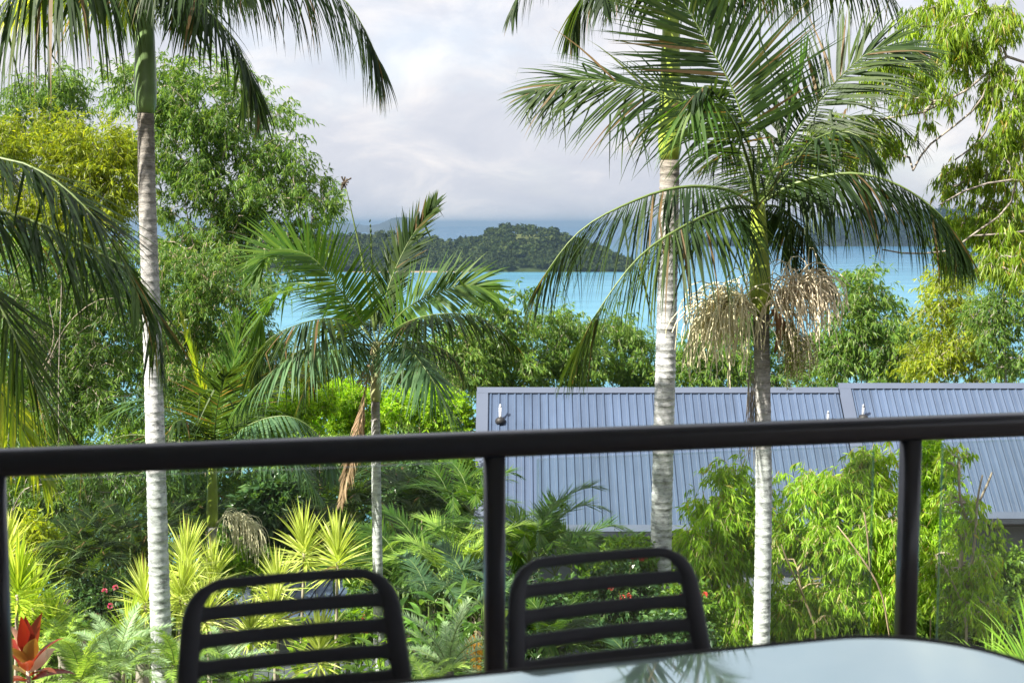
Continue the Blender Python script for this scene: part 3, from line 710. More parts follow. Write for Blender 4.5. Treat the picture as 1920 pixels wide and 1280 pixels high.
# ------------------------------------------------------------------ palms
def frond_parts(path, L=.5, n=52, W=.034, droop=.35, vup=.25, sweep=(68, 22), bare=.12, seed=0, roll=0.0, kink=.18, rad=.016, tipl=.4, basel=.75, nst=5, clump=0.0, sides=(-1, 1), hint=None):
    """leaflets and midrib of one feather frond along a path; returns two MBs"""
    rg = np.random.default_rng(seed)
    p = spline(path, 40)
    tg = nrm(np.gradient(p, axis=0))
    hd = p[-1] - p[0]; hd[2] = 0; hd = nrm(hd)
    hint_ = np.array([0, 0, 1.0]) - .35 * hd if hint is None else np.asarray(hint, float)
    N = nrm(hint_ - (tg @ hint_)[:, None] * tg); B = np.cross(tg, N)
    if roll:
        a = R(roll); N, B = N * math.cos(a) + B * math.sin(a), B * math.cos(a) - N * math.sin(a)
    lf = MB()
    for sd in sides:
        s = np.linspace(bare, .995, n) + rg.normal(0, .003, n); s = np.clip(s, bare, 1)
        if clump: s = s + clump * np.sin(s * 90 + sd) * .01
        f = s * 39; i0 = np.clip(f.astype(int), 0, 38); fr_ = (f - i0)[:, None]
        pos = p[i0] * (1 - fr_) + p[np.minimum(i0 + 1, 39)] * fr_
        T_, N_, B_ = tg[i0], N[i0], B[i0]
        u = (s - bare) / (1 - bare)
        ln = L * np.interp(u, [0, .18, .5, .8, 1], [basel, .97, 1, .78, tipl]) * rg.uniform(.88, 1.08, n)
        ang = np.radians(sweep[0] + (sweep[1] - sweep[0]) * u ** 1.2 + rg.normal(0, 4, n))
        vv = vup + rg.normal(0, .13, n)
        D = nrm(T_ * np.cos(ang)[:, None] + sd * B_ * np.sin(ang)[:, None] + N_ * vv[:, None])
        dr = np.clip(droop * rg.uniform(.6, 1.4, n), 0, 2)
        D = nrm(D + np.array([0, 0, -1.0]) * (dr * .55)[:, None]); dr = dr * .5
        kk = np.where(rg.uniform(0, 1, n) < kink, rg.integers(1, nst, n), 99); kd = nrm(np.stack([rg.normal(0, .35, n), rg.normal(0, .35, n), np.full(n, -1.0)], 1))
        ws = [.45, 1, .92, .62, .32][:nst] if nst == 5 else list(np.interp(np.linspace(0, 1, nst), [0, .25, .6, 1], [.5, 1, .75, .3]))
        cur = pos; rows = []; wd = W * rg.uniform(.8, 1.15, n)
        wax0 = nrm(np.cross(D, N_) * sd)
        for k in range(nst + 1):
            wax = nrm(np.cross(D, np.cross(wax0, D)))
            if k < nst:
                rows.append(cur - wax * (wd * ws[k] / 2)[:, None]); rows.append(cur + wax * (wd * ws[k] / 2)[:, None])
            else: rows.append(cur)
            cur = cur + D * (ln / nst)[:, None]
            D = nrm(D + np.array([0, 0, -1.0]) * (dr / nst * (1 + .5 * k))[:, None])
            hit = kk == k + 1
            D = np.where(hit[:, None], nrm(D * .35 + kd), D)
        V = np.stack(rows, 1)                    # n, 2*nst+1, 3
        m_ = 2 * nst + 1; base = (np.arange(n) * m_)[:, None]
        Q = np.concatenate([base + np.array([2 * k, 2 * k + 1, 2 * k + 3, 2 * k + 2]) for k in range(nst - 1)])
        T = base + np.array([2 * nst - 2, 2 * nst - 1, 2 * nst])
        lf.add(V.reshape(-1, 3), Q, T)
    mr_ = MB(); q = p[::2]; mr_.tube(q, np.linspace(rad, rad * .18, len(q)), 6)
    return lf, mr_

def palm_trunk(path, rb_, rt, ring=.085, sides=14, seed=0):
    rg = np.random.default_rng(seed)
    p = spline(path, 60); ln = np.linalg.norm(np.diff(p, axis=0), axis=1).sum()
    n = int(ln / ring); q = []; rr = []
    cum = np.concatenate([[0], np.cumsum(np.linalg.norm(np.diff(p, axis=0), axis=1))])
    for i in range(n):
        for f, g in ((.0, 1.025), (.16, 1.03), (.3, .985), (.92, 1.0)):
            s = (i + f) * ring * ln / (n * ring)
            q.append([np.interp(s, cum, p[:, k]) for k in range(3)])
            x = s / ln
            rr.append((rb_ + (rt - rb_) * x) * (1 + .5 * math.exp(-s / .25)) * (1 + (g - 1)) * (1 + .012 * math.sin(i * 1.7) + rg.normal(0, .004)))
    return MB().tube(q, rr, sides)

def palm(label, trunk_px, d, rb_, rt, shaft, fronds, leaf='palm', shaft_mat='crownshaft', grey=None, group=None, seed=0, L=.5, ks=1.0):
    """trunk_px: photograph points from bottom to the base of the crownshaft; shaft: (px, py) top of crownshaft"""
    rg = np.random.default_rng(seed + 7)
    pts = [P(x, y, d) for x, y in trunk_px]
    low = pts[0]; sl_ = (pts[0] - pts[1]) / max(abs(pts[0][2] - pts[1][2]), .01)
    gz = float(ground(low[0], low[1])); base = low + sl_ * (low[2] - gz) * .6; base[2] = gz - .05; base[1] = d
    tp_ = thing("palm_tree", label, "palm", base, 0, group)
    pts = [base] + pts
    loc = [q - base for q in pts]
    top_z = loc[-1][2]; g_z = top_z - (grey if grey else 1.8)
    tm = mat_palm_trunk("palm trunk bark", top_z + .2, g_z)
    put("trunk", palm_trunk(loc, rb_, rt, seed=seed).mesh("trunk", tm, True), tp_)
    st = P(shaft[0], shaft[1], d) - base; sb = loc[-1]; b = MB(); q = []; rr = []
    for k in range(15):
        f = k / 14; q.append(sb + (st - sb) * f)
        rr.append(rt * np.interp(f, [0, .03, .12, .35, .7, 1], [1.0, 1.22, 1.34, 1.28, 1.05, .85]) * shaft[2])
    b.tube(q, rr, 16); put("crownshaft", b.mesh("crownshaft", M[shaft_mat], True), tp_)
    for i, fr_ in enumerate(fronds):
        o_ = dict(seed=seed * 100 + i, L=L)
        pth = fr_[0]; o_.update(fr_[1] if len(fr_) > 1 else {})
        mt = o_.pop('mat', leaf); mrm = o_.pop('rib', 'midrib'); nm_ = o_.pop('name', 'frond'); lb = o_.pop('label', None)
        if nm_ != 'spear_leaf': o_['L'] *= 1.5; o_['n'] = int(o_.get('n', 52) * 1.3); o_['W'] = o_.get('W', .034) * .95
        o_['L'] *= ks; o_['W'] = o_.get('W', .034) * ks; o_['rad'] = o_.get('rad', .016) * ks
        w_ = [P(x, y, d + dd * ks) - base for x, y, dd in pth]
        lf, mr_ = frond_parts(w_, **o_)
        f_ = put(nm_, lf.mesh(nm_, M[mt]), tp_, label=lb)
        put("midrib", mr_.mesh("midrib", M[mrm], True), f_)
    return tp_, base

def spray(parent, base, root, ends, n=60, ln=(.35, .6), mat='spray', seed=0, stalk=.02, rad=.0042, fall=1.3, spread=.9, name="flower_spray", beads=0, label=None):
    """a drooping palm flower head: stalk, side stalks and hanging strands"""
    rg = np.random.default_rng(seed); b = MB()
    p = spline([q - base for q in [root] + ends], 12); b.tube(p, np.linspace(stalk, stalk * .4, 12), 6)
    main = nrm(p[-1] - p[0])
    for i in range(n):
        s = p[min(11, int(3 + 9 * rg.uniform(0, 1) ** .8))]
        D = nrm(main * .7 + rg.normal(0, spread, 3) + np.array([0, 0, .25])); l = rg.uniform(*ln); q = [s]; c = s.copy()
        for k in range(8):
            c = c + D * l / 8; q.append(c.copy())
            D = nrm(D + np.array([0, 0, -fall * (.25 + .12 * k)]) + rg.normal(0, .22, 3))
        b.tube(q, np.linspace(rad * 1.25, rad * .7, 9), 3, cap=False)
        if beads:
            for k in range(2, 9):
                for _ in range(beads):
                    ctr = q[k] + rg.normal(0, .012, 3); rr = rg.uniform(.006, .0095)
                    V = ctr + rr * np.array([[1, 0, 0], [-1, 0, 0], [0, 1, 0], [0, -1, 0], [0, 0, 1], [0, 0, -1]])
                    b.add(V, T=[[0, 2, 4], [2, 1, 4], [1, 3, 4], [3, 0, 4], [2, 0, 5], [1, 2, 5], [3, 1, 5], [0, 3, 5]], m=1)
    return put(name, b.mesh(name, [M[mat], M['fruit']]), parent, label=label)

# tall palm at the left, its crown above the frame
tpl, base = palm("tall palm with green crownshaft and pale ringed trunk at left", [(305, 1290), (296, 1000), (286, 640), (277, 400), (273, 212)], 12.5, .110, .080, (271, -40, 1.0), [
    ([(272, -30, 0), (210, -75, -.3), (120, -70, -.8), (20, -10, -1.2), (-40, 70, -1.3)], dict(mat='palm', droop=1.7, L=.92, vup=.0, n=70, W=.034)),
    ([(272, -30, 0), (190, -70, .5), (90, -50, .9), (30, 10, 1.1)], dict(mat='palm_yellow', droop=1.6, L=.62, vup=0, n=60)),
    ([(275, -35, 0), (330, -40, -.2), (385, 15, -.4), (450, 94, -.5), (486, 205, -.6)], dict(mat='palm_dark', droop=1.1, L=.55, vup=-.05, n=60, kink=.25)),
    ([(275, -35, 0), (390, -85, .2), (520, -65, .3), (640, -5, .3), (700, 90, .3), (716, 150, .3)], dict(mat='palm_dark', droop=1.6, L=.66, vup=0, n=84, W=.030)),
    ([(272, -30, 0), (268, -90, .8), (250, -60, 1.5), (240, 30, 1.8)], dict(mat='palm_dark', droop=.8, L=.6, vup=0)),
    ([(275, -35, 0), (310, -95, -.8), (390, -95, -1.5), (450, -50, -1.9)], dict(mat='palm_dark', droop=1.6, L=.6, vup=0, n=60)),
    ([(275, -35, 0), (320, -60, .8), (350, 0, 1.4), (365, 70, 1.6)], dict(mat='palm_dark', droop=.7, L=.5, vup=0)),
    ([(272, -30, 0), (265, -200, .1), (240, -380, .3), (200, -460, .4)], dict(droop=.3)),
    ([(272, -30, 0), (340, -180, .3), (440, -300, .5), (540, -330, .6)], dict(droop=.4)),
    ([(272, -30, 0), (190, -190, -.3), (90, -280, -.5), (-10, -280, -.7)], dict(droop=.4)),
], shaft_mat='crownshaft', grey=2.6, seed=1)

# palm outside the left edge whose fronds hang into the view
palm("dark drooping palm whose fronds reach in from the left edge", [(-330, 1500), (-330, 1000), (-315, 620)], 9.6, .11, .085, (-310, 400, 1.0), [
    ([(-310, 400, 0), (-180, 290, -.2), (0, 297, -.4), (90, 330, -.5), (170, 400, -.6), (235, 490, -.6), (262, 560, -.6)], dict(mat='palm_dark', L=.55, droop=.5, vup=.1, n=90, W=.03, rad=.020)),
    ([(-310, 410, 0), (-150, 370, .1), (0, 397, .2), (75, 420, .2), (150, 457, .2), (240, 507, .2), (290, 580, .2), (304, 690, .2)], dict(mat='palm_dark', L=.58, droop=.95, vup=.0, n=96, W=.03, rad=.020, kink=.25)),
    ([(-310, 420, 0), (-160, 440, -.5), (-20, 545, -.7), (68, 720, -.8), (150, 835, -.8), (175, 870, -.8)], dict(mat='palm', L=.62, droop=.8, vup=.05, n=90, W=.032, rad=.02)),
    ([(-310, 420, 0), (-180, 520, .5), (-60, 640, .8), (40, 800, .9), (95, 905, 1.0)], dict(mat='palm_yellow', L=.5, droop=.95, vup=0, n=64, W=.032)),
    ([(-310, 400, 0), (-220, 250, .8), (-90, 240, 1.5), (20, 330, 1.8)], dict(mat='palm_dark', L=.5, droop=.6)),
    ([(-310, 400, 0), (-330, 180, .3), (-360, 0, .6)], dict()),
    ([(-310, 400, 0), (-450, 300, .3), (-580, 380, .6)], dict()),
    ([(-310, 410, 0), (-400, 470, -.5), (-450, 620, -.8)], dict()),
], grey=2.5, seed=2)

# the middle palm
tpm, base = palm("slender palm with pale cream crownshaft in the centre left", [(712, 1270), (707, 1000), (704, 752)], 16.6, .079, .057, (706, 640, .95), [
    ([(708, 640, 0), (728, 540, .2), (765, 455, .3), (800, 405, .3), (815, 382, .3)], dict(L=.42, droop=.05, vup=.15, sweep=(50, 16), n=46, mat='palm', W=.05, hint=(-.3, -1, .2))),
    ([(700, 640, 0), (640, 545, -.2), (580, 480, -.3), (510, 470, -.3), (478, 520, -.3)], dict(L=.62, droop=.15, vup=.4, n=60, mat='palm_lit', W=.042, hint=(.2, -.8, .6))),
    ([(700, 640, 0), (630, 560, .5), (560, 530, .8), (500, 570, 1.0), (480, 640, 1.0)], dict(L=.7, droop=.6, vup=.2, n=52, mat='palm_lit', W=.045)),
    ([(700, 645, 0), (640, 600, -.8), (570, 605, -1.3), (500, 640, -1.5), (470, 700, -1.5)], dict(L=.7, droop=.9, vup=0, n=56, mat='palm', W=.045)),
    ([(700, 650, 0), (630, 635, -1.0), (560, 660, -1.6), (500, 705, -1.9), (445, 760, -2.0)], dict(L=.62, droop=1.1, vup=0, n=56, mat='palm_blue', W=.045)),
    ([(712, 640, 0), (760, 580, -.3), (830, 545, -.5), (890, 535, -.5), (930, 555, -.5)], dict(L=.55, droop=.35, vup=.15, n=60, mat='palm_lit', W=.046, hint=(-.2, -.8, .6))),
    ([(712, 645, 0), (760, 605, -.8), (830, 588, -1.2), (910, 598, -1.4), (970, 650, -1.4)], dict(L=.6, droop=1.0, vup=0, n=60, mat='palm', W=.045)),
    ([(712, 645, 0), (760, 650, -.8), (800, 695, -1.3), (840, 760, -1.5), (880, 808, -1.6)], dict(L=.62, droop=.8, vup=0, n=54, mat='palm_blue', W=.045)),
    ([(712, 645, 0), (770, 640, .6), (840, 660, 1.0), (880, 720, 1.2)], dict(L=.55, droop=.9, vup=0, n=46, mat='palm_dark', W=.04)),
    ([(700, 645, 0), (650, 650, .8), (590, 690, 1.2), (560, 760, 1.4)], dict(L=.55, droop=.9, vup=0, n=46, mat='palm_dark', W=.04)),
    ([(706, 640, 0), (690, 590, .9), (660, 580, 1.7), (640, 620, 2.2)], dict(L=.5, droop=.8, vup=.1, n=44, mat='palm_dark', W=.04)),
    ([(706, 640, 0), (725, 590, 1.0), (760, 590, 1.7), (785, 640, 2.1)], dict(L=.5, droop=.8, vup=.1, n=44, mat='palm_dark', W=.04)),
    ([(704, 620, 0), (682, 500, 0), (662, 410, 0), (647, 345, 0)], dict(L=.10, n=14, droop=0, vup=.1, sweep=(12, 5), rad=.03, bare=.5, mat='palm_dark', rib='midrib', name='spear_leaf', W=.03)),
    ([(706, 610, 0), (698, 500, .1), (694, 415, .1)], dict(L=.10, n=10, droop=0, vup=.1, sweep=(10, 5), rad=.022, bare=.5, mat='palm_dark', name='spear_leaf', W=.03)),
    ([(698, 650, 0), (690, 700, -.2), (672, 800, -.3), (650, 890, -.3), (640, 940, -.3)], dict(L=.30, droop=.8, vup=-.1, sweep=(50, 20), n=48, mat='dead', rib='midrib_old', kink=.5, name='dead_frond', label='dry brown dead frond hanging against the trunk', W=.03)),
], shaft_mat='crownshaft_pale', grey=.8, seed=3, L=.7, ks=.83)
b = MB()                               # the seed tuft at the tip of its tallest spear leaf
rgt = np.random.default_rng(4); tipw = P(645, 342, 16.6) - base
for i in range(16): b.tube([tipw, tipw + rgt.normal(0, .045, 3)], [.006, .012], 4)
put("seed_tuft", b.mesh("seed_tuft", M['bark_dark']), tpm)

# small palm behind the left palm
tps, base = palm("short palm with bright green crownshaft and cream flower spray", [(399, 1060), (398, 986)], 23.0, .10, .083, (398, 850, .95), [
    ([(400, 860, 0), (385, 760, .3), (362, 670, .4), (340, 595, .4)], dict(L=.28, droop=.1, vup=.15, sweep=(20, 8), n=40, mat='palm_yellow', W=.05)),
    ([(400, 860, 0), (420, 760, .3), (440, 670, .5), (445, 600, .5)], dict(L=.6, droop=.1, vup=.2, sweep=(48, 18), n=50, mat='palm_lit', W=.048)),
    ([(400, 860, 0), (405, 780, -1.0), (415, 730, -1.8), (425, 700, -2.2)], dict(L=.75, droop=.2, vup=.2, n=50, mat='palm', W=.048)),
    ([(400, 860, 0), (460, 800, -.3), (540, 780, -.5), (600, 820, -.5), (625, 890, -.5)], dict(L=.62, droop=1.0, vup=0, n=54, mat='palm_blue', W=.046)),
    ([(400, 860, 0), (470, 830, -.8), (545, 850, -1.2), (600, 930, -1.4)], dict(L=.55, droop=.9, vup=0, n=50, mat='palm_blue', W=.046)),
    ([(398, 860, 0), (340, 790, -.2), (270, 750, -.4), (205, 780, -.4)], dict(L=.62, droop=.55, vup=.1, n=52, mat='palm_blue', W=.046)),
    ([(398, 860, 0), (340, 850, -.6), (260, 890, -1.0), (180, 985, -1.2)], dict(L=.7, droop=.9, vup=0, n=56, mat='palm_blue', W=.046)),
    ([(398, 860, 0), (340, 830, .5), (240, 815, .8), (160, 850, .9)], dict(L=.6, droop=.8, vup=0, n=50, mat='palm', W=.046)),
    ([(400, 860, 0), (470, 760, .6), (520, 700, .9), (560, 700, 1.0)], dict(L=.55, droop=.5, vup=.1, n=46, mat='palm', W=.046)),
    ([(400, 860, 0), (370, 800, -.6), (330, 790, -1.1), (300, 840, -1.3)], dict(L=.5, droop=.6, vup=.1, n=44, mat='palm', W=.046)),
], shaft_mat='crownshaft_lime', grey=.5, seed=5)
spray(tps, base, P(402, 985, 23), [P(425, 965, 22.8), P(452, 975, 22.7), P(468, 990, 22.7)], n=110, ln=(.5, .95), seed=8, spread=.35, fall=2.2, rad=.006, label="cream coloured drooping flower spray")

# the two tall palms at the right
palm("tall palm with thick pale trunk, right of centre, crown above the frame", [(1236, 1240), (1241, 950), (1250, 600), (1256, 300)], 15.6, .138, .118, (1258, 20, .92), [
    ([(1258, 20, 0), (1200, -60, -.2), (1130, -50, -.4), (1085, 10, -.4), (1070, 60, -.4)], dict(droop=1.6, L=.62, vup=0, n=60, W=.034, mat='palm')),
    ([(1258, 20, 0), (1180, -80, .3), (1060, -110, .5), (985, -30, .6), (960, 20, .6)], dict(droop=1.4, L=.55, vup=0, n=60, W=.034, mat='palm_dark')),
    ([(1258, 20, 0), (1340, -90, 0), (1450, -120, .2), (1570, -80, .3), (1680, 0, .3)], dict(droop=1.7, L=.85, vup=0, n=84, W=.036, mat='palm')),
    ([(1258, 20, 0), (1330, -60, .6), (1430, -60, 1.0), (1510, -20, 1.2)], dict(droop=1.5, L=.7, vup=0, n=60, W=.036, mat='palm_dark')),
    ([(1258, 20, 0), (1240, -120, -.3), (1200, -260, -.6)], dict()),
    ([(1258, 20, 0), (1330, -150, -.3), (1440, -260, -.6)], dict()),
    ([(1258, 20, 0), (1200, -100, -.9), (1150, -80, -1.8), (1130, 0, -2.3)], dict(droop=.9, L=.55, vup=0, mat='palm_dark')),
], shaft_mat='crownshaft_lime', grey=2.0, seed=6)

tpb, base = palm("palm with yellow green crownshaft and big cream flower sprays at right", [(1427, 1240), (1432, 950), (1430, 760), (1427, 588)], 13.2, .095, .082, (1421, 380, 1.05), [
    # left frond high up
    ([(1420, 385, 0), (1380, 280, .1), (1300, 205, .1), (1200, 165, .1), (1100, 150, .1), (1000, 172, .1)], dict(L=.70, droop=.55, vup=.0, n=74, W=.030, kink=.32, sweep=(62, 20), bare=.22, mat='palm', hint=(.25, -.75, .65))),
    # frond rising out of the top of the frame
    ([(1420, 385, 0), (1402, 260, -.2), (1370, 160, -.2), (1320, 70, -.2), (1262, -30, -.2)], dict(L=.85, droop=.10, vup=.15, n=62, W=.034, sweep=(72, 30), bare=.3, mat='palm', kink=.08, hint=(.1, -1, .35))),
    # short thick frond bending towards the viewer
    ([(1420, 385, 0), (1410, 330, -.9), (1380, 240, -1.5), (1330, 165, -1.9), (1300, 180, -2.1)], dict(L=.42, droop=.6, vup=-.05, n=70, W=.028, rad=.026, kink=.3, mat='palm_dark')),
    ([(1340, 210, -1.7), (1325, 170, -1.85), (1305, 175, -2.0), (1295, 210, -2.1)], dict(L=.55, droop=1.3, vup=-.2, n=13, W=.024, mat='palm_lit', kink=.1, rad=.01)),
    # left, drooping
    ([(1420, 385, 0), (1360, 355, -.5), (1270, 352, -.8), (1170, 385, -1.0), (1080, 440, -1.0), (1000, 545, -1.0)], dict(L=.74, droop=1.5, vup=.05, n=84, W=.026, kink=.30, mat='palm_dark', rad=.022)),
    # left, lowest and yellow ribbed
    ([(1420, 390, 0), (1360, 390, -.8), (1280, 425, -1.3), (1200, 480, -1.5), (1130, 570, -1.6), (1075, 665, -1.6)], dict(L=.74, droop=1.5, vup=.05, n=76, W=.028, kink=.2, mat='palm', rad=.022)),
    # right, rising
    ([(1420, 385, 0), (1465, 290, .1), (1520, 210, .1), (1590, 130, .1), (1650, 90, .1), (1720, 95, .1)], dict(L=.66, droop=.5, vup=.1, n=70, W=.028, kink=.28, sweep=(60, 20), bare=.25, mat='palm', hint=(-.3, -.7, .65))),
    # right, level then hanging
    ([(1420, 385, 0), (1490, 345, -.2), (1590, 325, -.4), (1680, 345, -.5), (1760, 400, -.5), (1810, 470, -.5)], dict(L=.72, droop=1.5, vup=.1, n=90, W=.030, kink=.15, mat='palm_dark', rad=.022)),
    # right, short and low
    ([(1420, 390, 0), (1458, 388, .3), (1500, 425, .5), (1535, 480, .6), (1558, 540, .7)], dict(L=.5, droop=1.3, vup=0, n=56, W=.026, mat='palm_dark')),
    ([(1420, 390, 0), (1440, 400, .5), (1470, 440, .8), (1500, 520, 1.0)], dict(L=.36, droop=.7, vup=0, n=40, W=.028, mat='palm')),
    # right, up into the tree
    ([(1420, 385, 0), (1490, 290, .6), (1570, 225, 1.0), (1660, 220, 1.2), (1720, 260, 1.2)], dict(L=.62, droop=.7, vup=.1, n=60, W=.034, mat='palm')),
    ([(1420, 385, 0), (1480, 320, -.8), (1530, 260, -1.3), (1600, 250, -1.6), (1650, 300, -1.7)], dict(L=.5, droop=.8, vup=0, n=56, W=.032, mat='palm_dark')),
    # behind
    ([(1420, 385, 0), (1400, 300, .8), (1370, 280, 1.4), (1320, 310, 1.8)], dict(L=.5, droop=.7, vup=0, n=46, W=.03, mat='palm_dark')),
    ([(1420, 385, 0), (1455, 300, .8), (1490, 270, 1.5), (1540, 300, 1.9)], dict(L=.5, droop=.7, vup=0, n=46, W=.03, mat='palm_dark')),
    # broad upright young blades
    ([(1430, 370, 0), (1470, 260, .2), (1495, 170, .2), (1510, 110, .2)], dict(L=.5, droop=.05, vup=.3, n=9, W=.06, sweep=(30, 10), mat='palm_lit', kink=0)),
    # spear
    ([(1421, 385, 0), (1423, 240, 0), (1424, 100, 0), (1425, -20, 0)], dict(L=.05, n=8, droop=0, vup=.05, sweep=(8, 4), rad=.022, bare=.6, mat='palm_lit', name='spear_leaf', W=.02)),
], shaft_mat='crownshaft_lime', grey=1.9, seed=9)
d = 13.2
spray(tpb, base, P(1427, 590, d), [P(1405, 572, d - .05), P(1375, 572, d - .1), P(1350, 588, d - .12)], n=300, ln=(.3, .88), seed=11, spread=.6, fall=1.0, rad=.007, stalk=.022, label="cream flower spray hanging left of the trunk")
spray(tpb, base, P(1440, 600, d), [P(1465, 565, d - .1), P(1490, 548, d - .15), P(1515, 545, d - .15)], n=300, ln=(.25, .78), seed=12, spread=.7, fall=.95, rad=.007, stalk=.022, mat='spray_old', label="tan flower spray hanging right of the trunk")
spray(tpb, base, P(1440, 610, d), [P(1460, 610, d - .1), P(1478, 625, d - .12), P(1492, 640, d - .12)], n=110, ln=(.3, .55), seed=13, spread=.55, fall=2.0, rad=.004, mat='spray_old', name="fruit_cluster", beads=4, label="cluster of small green palm fruit")
b = MB(); p_ = spline([P(1446, 580, d - .1) - base, P(1462, 600, d - .16) - base, P(1462, 632, d - .16) - base, P(1452, 662, d - .13) - base], 10)
b.tube(p_, [.01, .03, .045, .05, .05, .047, .04, .03, .02, .006], 9); put("spathe", b.mesh("spathe", M['spathe'], True), tpb)
b = MB(); rgt = np.random.default_rng(31)
for i in range(26):
    c0 = P(1412 + rgt.normal(0, 8), 700 + rgt.uniform(-30, 40), d) - base; l = rgt.uniform(.5, 1.1)
    b.tube([c0, c0 + np.array([rgt.normal(0, .03), rgt.normal(0, .03), -l * .5]), c0 + np.array([rgt.normal(-.02, .05), rgt.normal(0, .04), -l])], [.005, .004, .002], 3)
put("old_flower_stalk", b.mesh("old_flower_stalk", M['bark_grey']), tpb)

# ------------------------------------------------------------------ trees and shrubs
def leaf_cloud(mb, pos, D, ln, wd, rg, fold=.25, m=0):
    n = len(pos); D = nrm(D)
    side = nrm(np.cross(D, rg.normal(size=(n, 3)))); up = np.cross(side, D)
    ln = np.asarray(ln)[:, None]; wd = np.asarray(wd)[:, None]
    mid = pos + D * ln * .45
    tip = pos + D * ln + np.array([0, 0, -1.0]) * ln * .10
    V = np.stack([pos, mid + side * wd / 2 + up * wd * fold, tip, mid - side * wd / 2 + up * wd * fold], 1).reshape(-1, 3)
    k = np.arange(n) * 4
    mb.add(V, T=np.concatenate([np.stack([k, k + 1, k + 2], 1), np.stack([k, k + 2, k + 3], 1)]), m=m)

def make_tree(blobs, trunk, n_cl=140, twigs=9, leaves=14, leaf=(.13, .028), twig=.5, droop=.7, seed=0, r_tip=.006, limbs=(), spread=.9, hollow=.35, out=.5):
    """blobs: (centre, radii) of foliage; trunk: points from the base up; returns (trunk MB, crown MB), relative to trunk[0]"""
    rg = np.random.default_rng(seed); base = np.asarray(trunk[0], float)
    vol = np.array([np.prod(b_[1]) ** .75 for b_ in blobs]); pr = vol / vol.sum()
    cl = []; cen = []
    for i in range(n_cl):
        k = rg.choice(len(blobs), p=pr); c, r_ = blobs[k]
        v = nrm(rg.normal(size=3)) * rg.uniform(hollow, 1) ** .6
        cl.append(np.asarray(c) + v * np.asarray(r_)); cen.append(c)
    cl = np.array(cl); cen = np.array(cen)
    nodes = []; par = []; chains = []
    def add_chain(pts_, p0):
        ch = [p0] if p0 is not None else []
        for q in pts_:
            nodes.append(np.asarray(q, float)); par.append(ch[-1] if ch else -1); ch.append(len(nodes) - 1)
        chains.append(ch)
    add_chain(spline(trunk, 12), None)
    for lm in limbs:
        s = spline(lm, 9); A = np.array(nodes); j = int(np.argmin(np.linalg.norm(A - s[0], axis=1))); add_chain(s, j)
    order = np.argsort(np.linalg.norm(cl - np.asarray(trunk[-1]), axis=1))
    for i in order:
        A = np.array(nodes); dist = np.linalg.norm(A - cl[i], axis=1) + .6 * np.maximum(0, A[:, 2] - cl[i][2])
        j = int(np.argmin(dist)); a = A[j]; c = cl[i]; l = np.linalg.norm(c - a)
        pts_ = [a + (c - a) * f + rg.normal(0, .09, 3) * l * math.sin(f * math.pi) + np.array([0, 0, .10 * l * math.sin(f * math.pi)]) for f in (.33, .66)] + [c]
        add_chain(pts_, j)
    cnt = np.ones(len(nodes))
    for i in range(len(nodes) - 1, 0, -1):
        if par[i] >= 0: cnt[par[i]] += cnt[i] * .36
    rad = r_tip * cnt ** .62
    tm = MB(); A = np.array(nodes)
    for k, ch in enumerate(chains):
        rr = rad[ch].copy()
        if k: rr[0] = min(rr[0], rr[1] * 1.15)
        tm.tube(A[ch] - base, rr, 9 if k == 0 else 5, cap=False)
    # twigs and leaves
    cm = MB(); nT = len(cl) * twigs
    s = np.repeat(cl, twigs, 0); ce = np.repeat(cen, twigs, 0)
    D = nrm(nrm(s - ce) * out + rg.normal(0, spread, (nT, 3)) * .8 + np.array([0, 0, .15]))
    tl = twig * rg.uniform(.5, 1.2, nT); p0 = s + rg.normal(0, twig * .2, (nT, 3)); g = np.array([0, 0, -1.0])
    p1 = p0 + D * (tl * .5)[:, None]; D2 = nrm(D + g * droop); p2 = p1 + D2 * (tl * .5)[:, None]
    # twigs: thin three-sided sticks
    sd = nrm(np.cross(D, g + rg.normal(0, .05, (nT, 3)))) * .0035
    V = np.stack([p0 - sd - base, p0 + sd - base, p1 - sd * .8 - base, p1 + sd * .8 - base, p2 - base], 1).reshape(-1, 3); k = np.arange(nT) * 5
    cm.add(V, Q=np.stack([k, k + 1, k + 3, k + 2], 1), T=np.stack([k + 2, k + 3, k + 4], 1), m=1)
    n = nT * leaves; u = rg.uniform(.1, 1, n); r0 = np.repeat(np.arange(nT), leaves)
    pos = np.where((u < .5)[:, None], p0[r0] + (p1 - p0)[r0] * (u * 2)[:, None], p1[r0] + (p2 - p1)[r0] * (u * 2 - 1)[:, None])
    LD = nrm(D2[r0] * .7 + rg.normal(0, .62, (n, 3)) + g * droop * rg.uniform(.4, 1.4, n)[:, None])
    leaf_cloud(cm, pos - base, LD, leaf[0] * rg.uniform(.65, 1.2, n), leaf[1] * rg.uniform(.7, 1.2, n), rg)
    return tm, cm

def blob(px, py, rx, ry, d, rd=None):
    k = d / F_PX
    return (P(px, py, d), np.array([rx * k, rd if rd else (rx + ry) * .5 * k, ry * k]))
def tree(label, trunk_px, d, blobs, leafm, barkm, name="tree", cat="tree", group=None, base_px=None, **kw):
    pts = [P(x, y, d + (dd[0] if dd else 0)) for x, y, *dd in trunk_px]
    if base_px is None:
        g0 = pts[0].copy(); g0[2] = float(ground(g0[0], g0[1])) - .1
    pts = [g0] + pts
    lim = [[P(x, y, d + z) for x, y, z in lm] for lm in kw.pop('limbs', ())]
    tm, cm = make_tree(blobs, pts, limbs=lim, **kw)
    o_ = thing(name, label, cat, g0, 0, group)
    put("trunk", tm.mesh("trunk", M[barkm], True), o_)
    put("crown", cm.mesh("crown", [M[leafm], M[barkm]]), o_)
    return o_

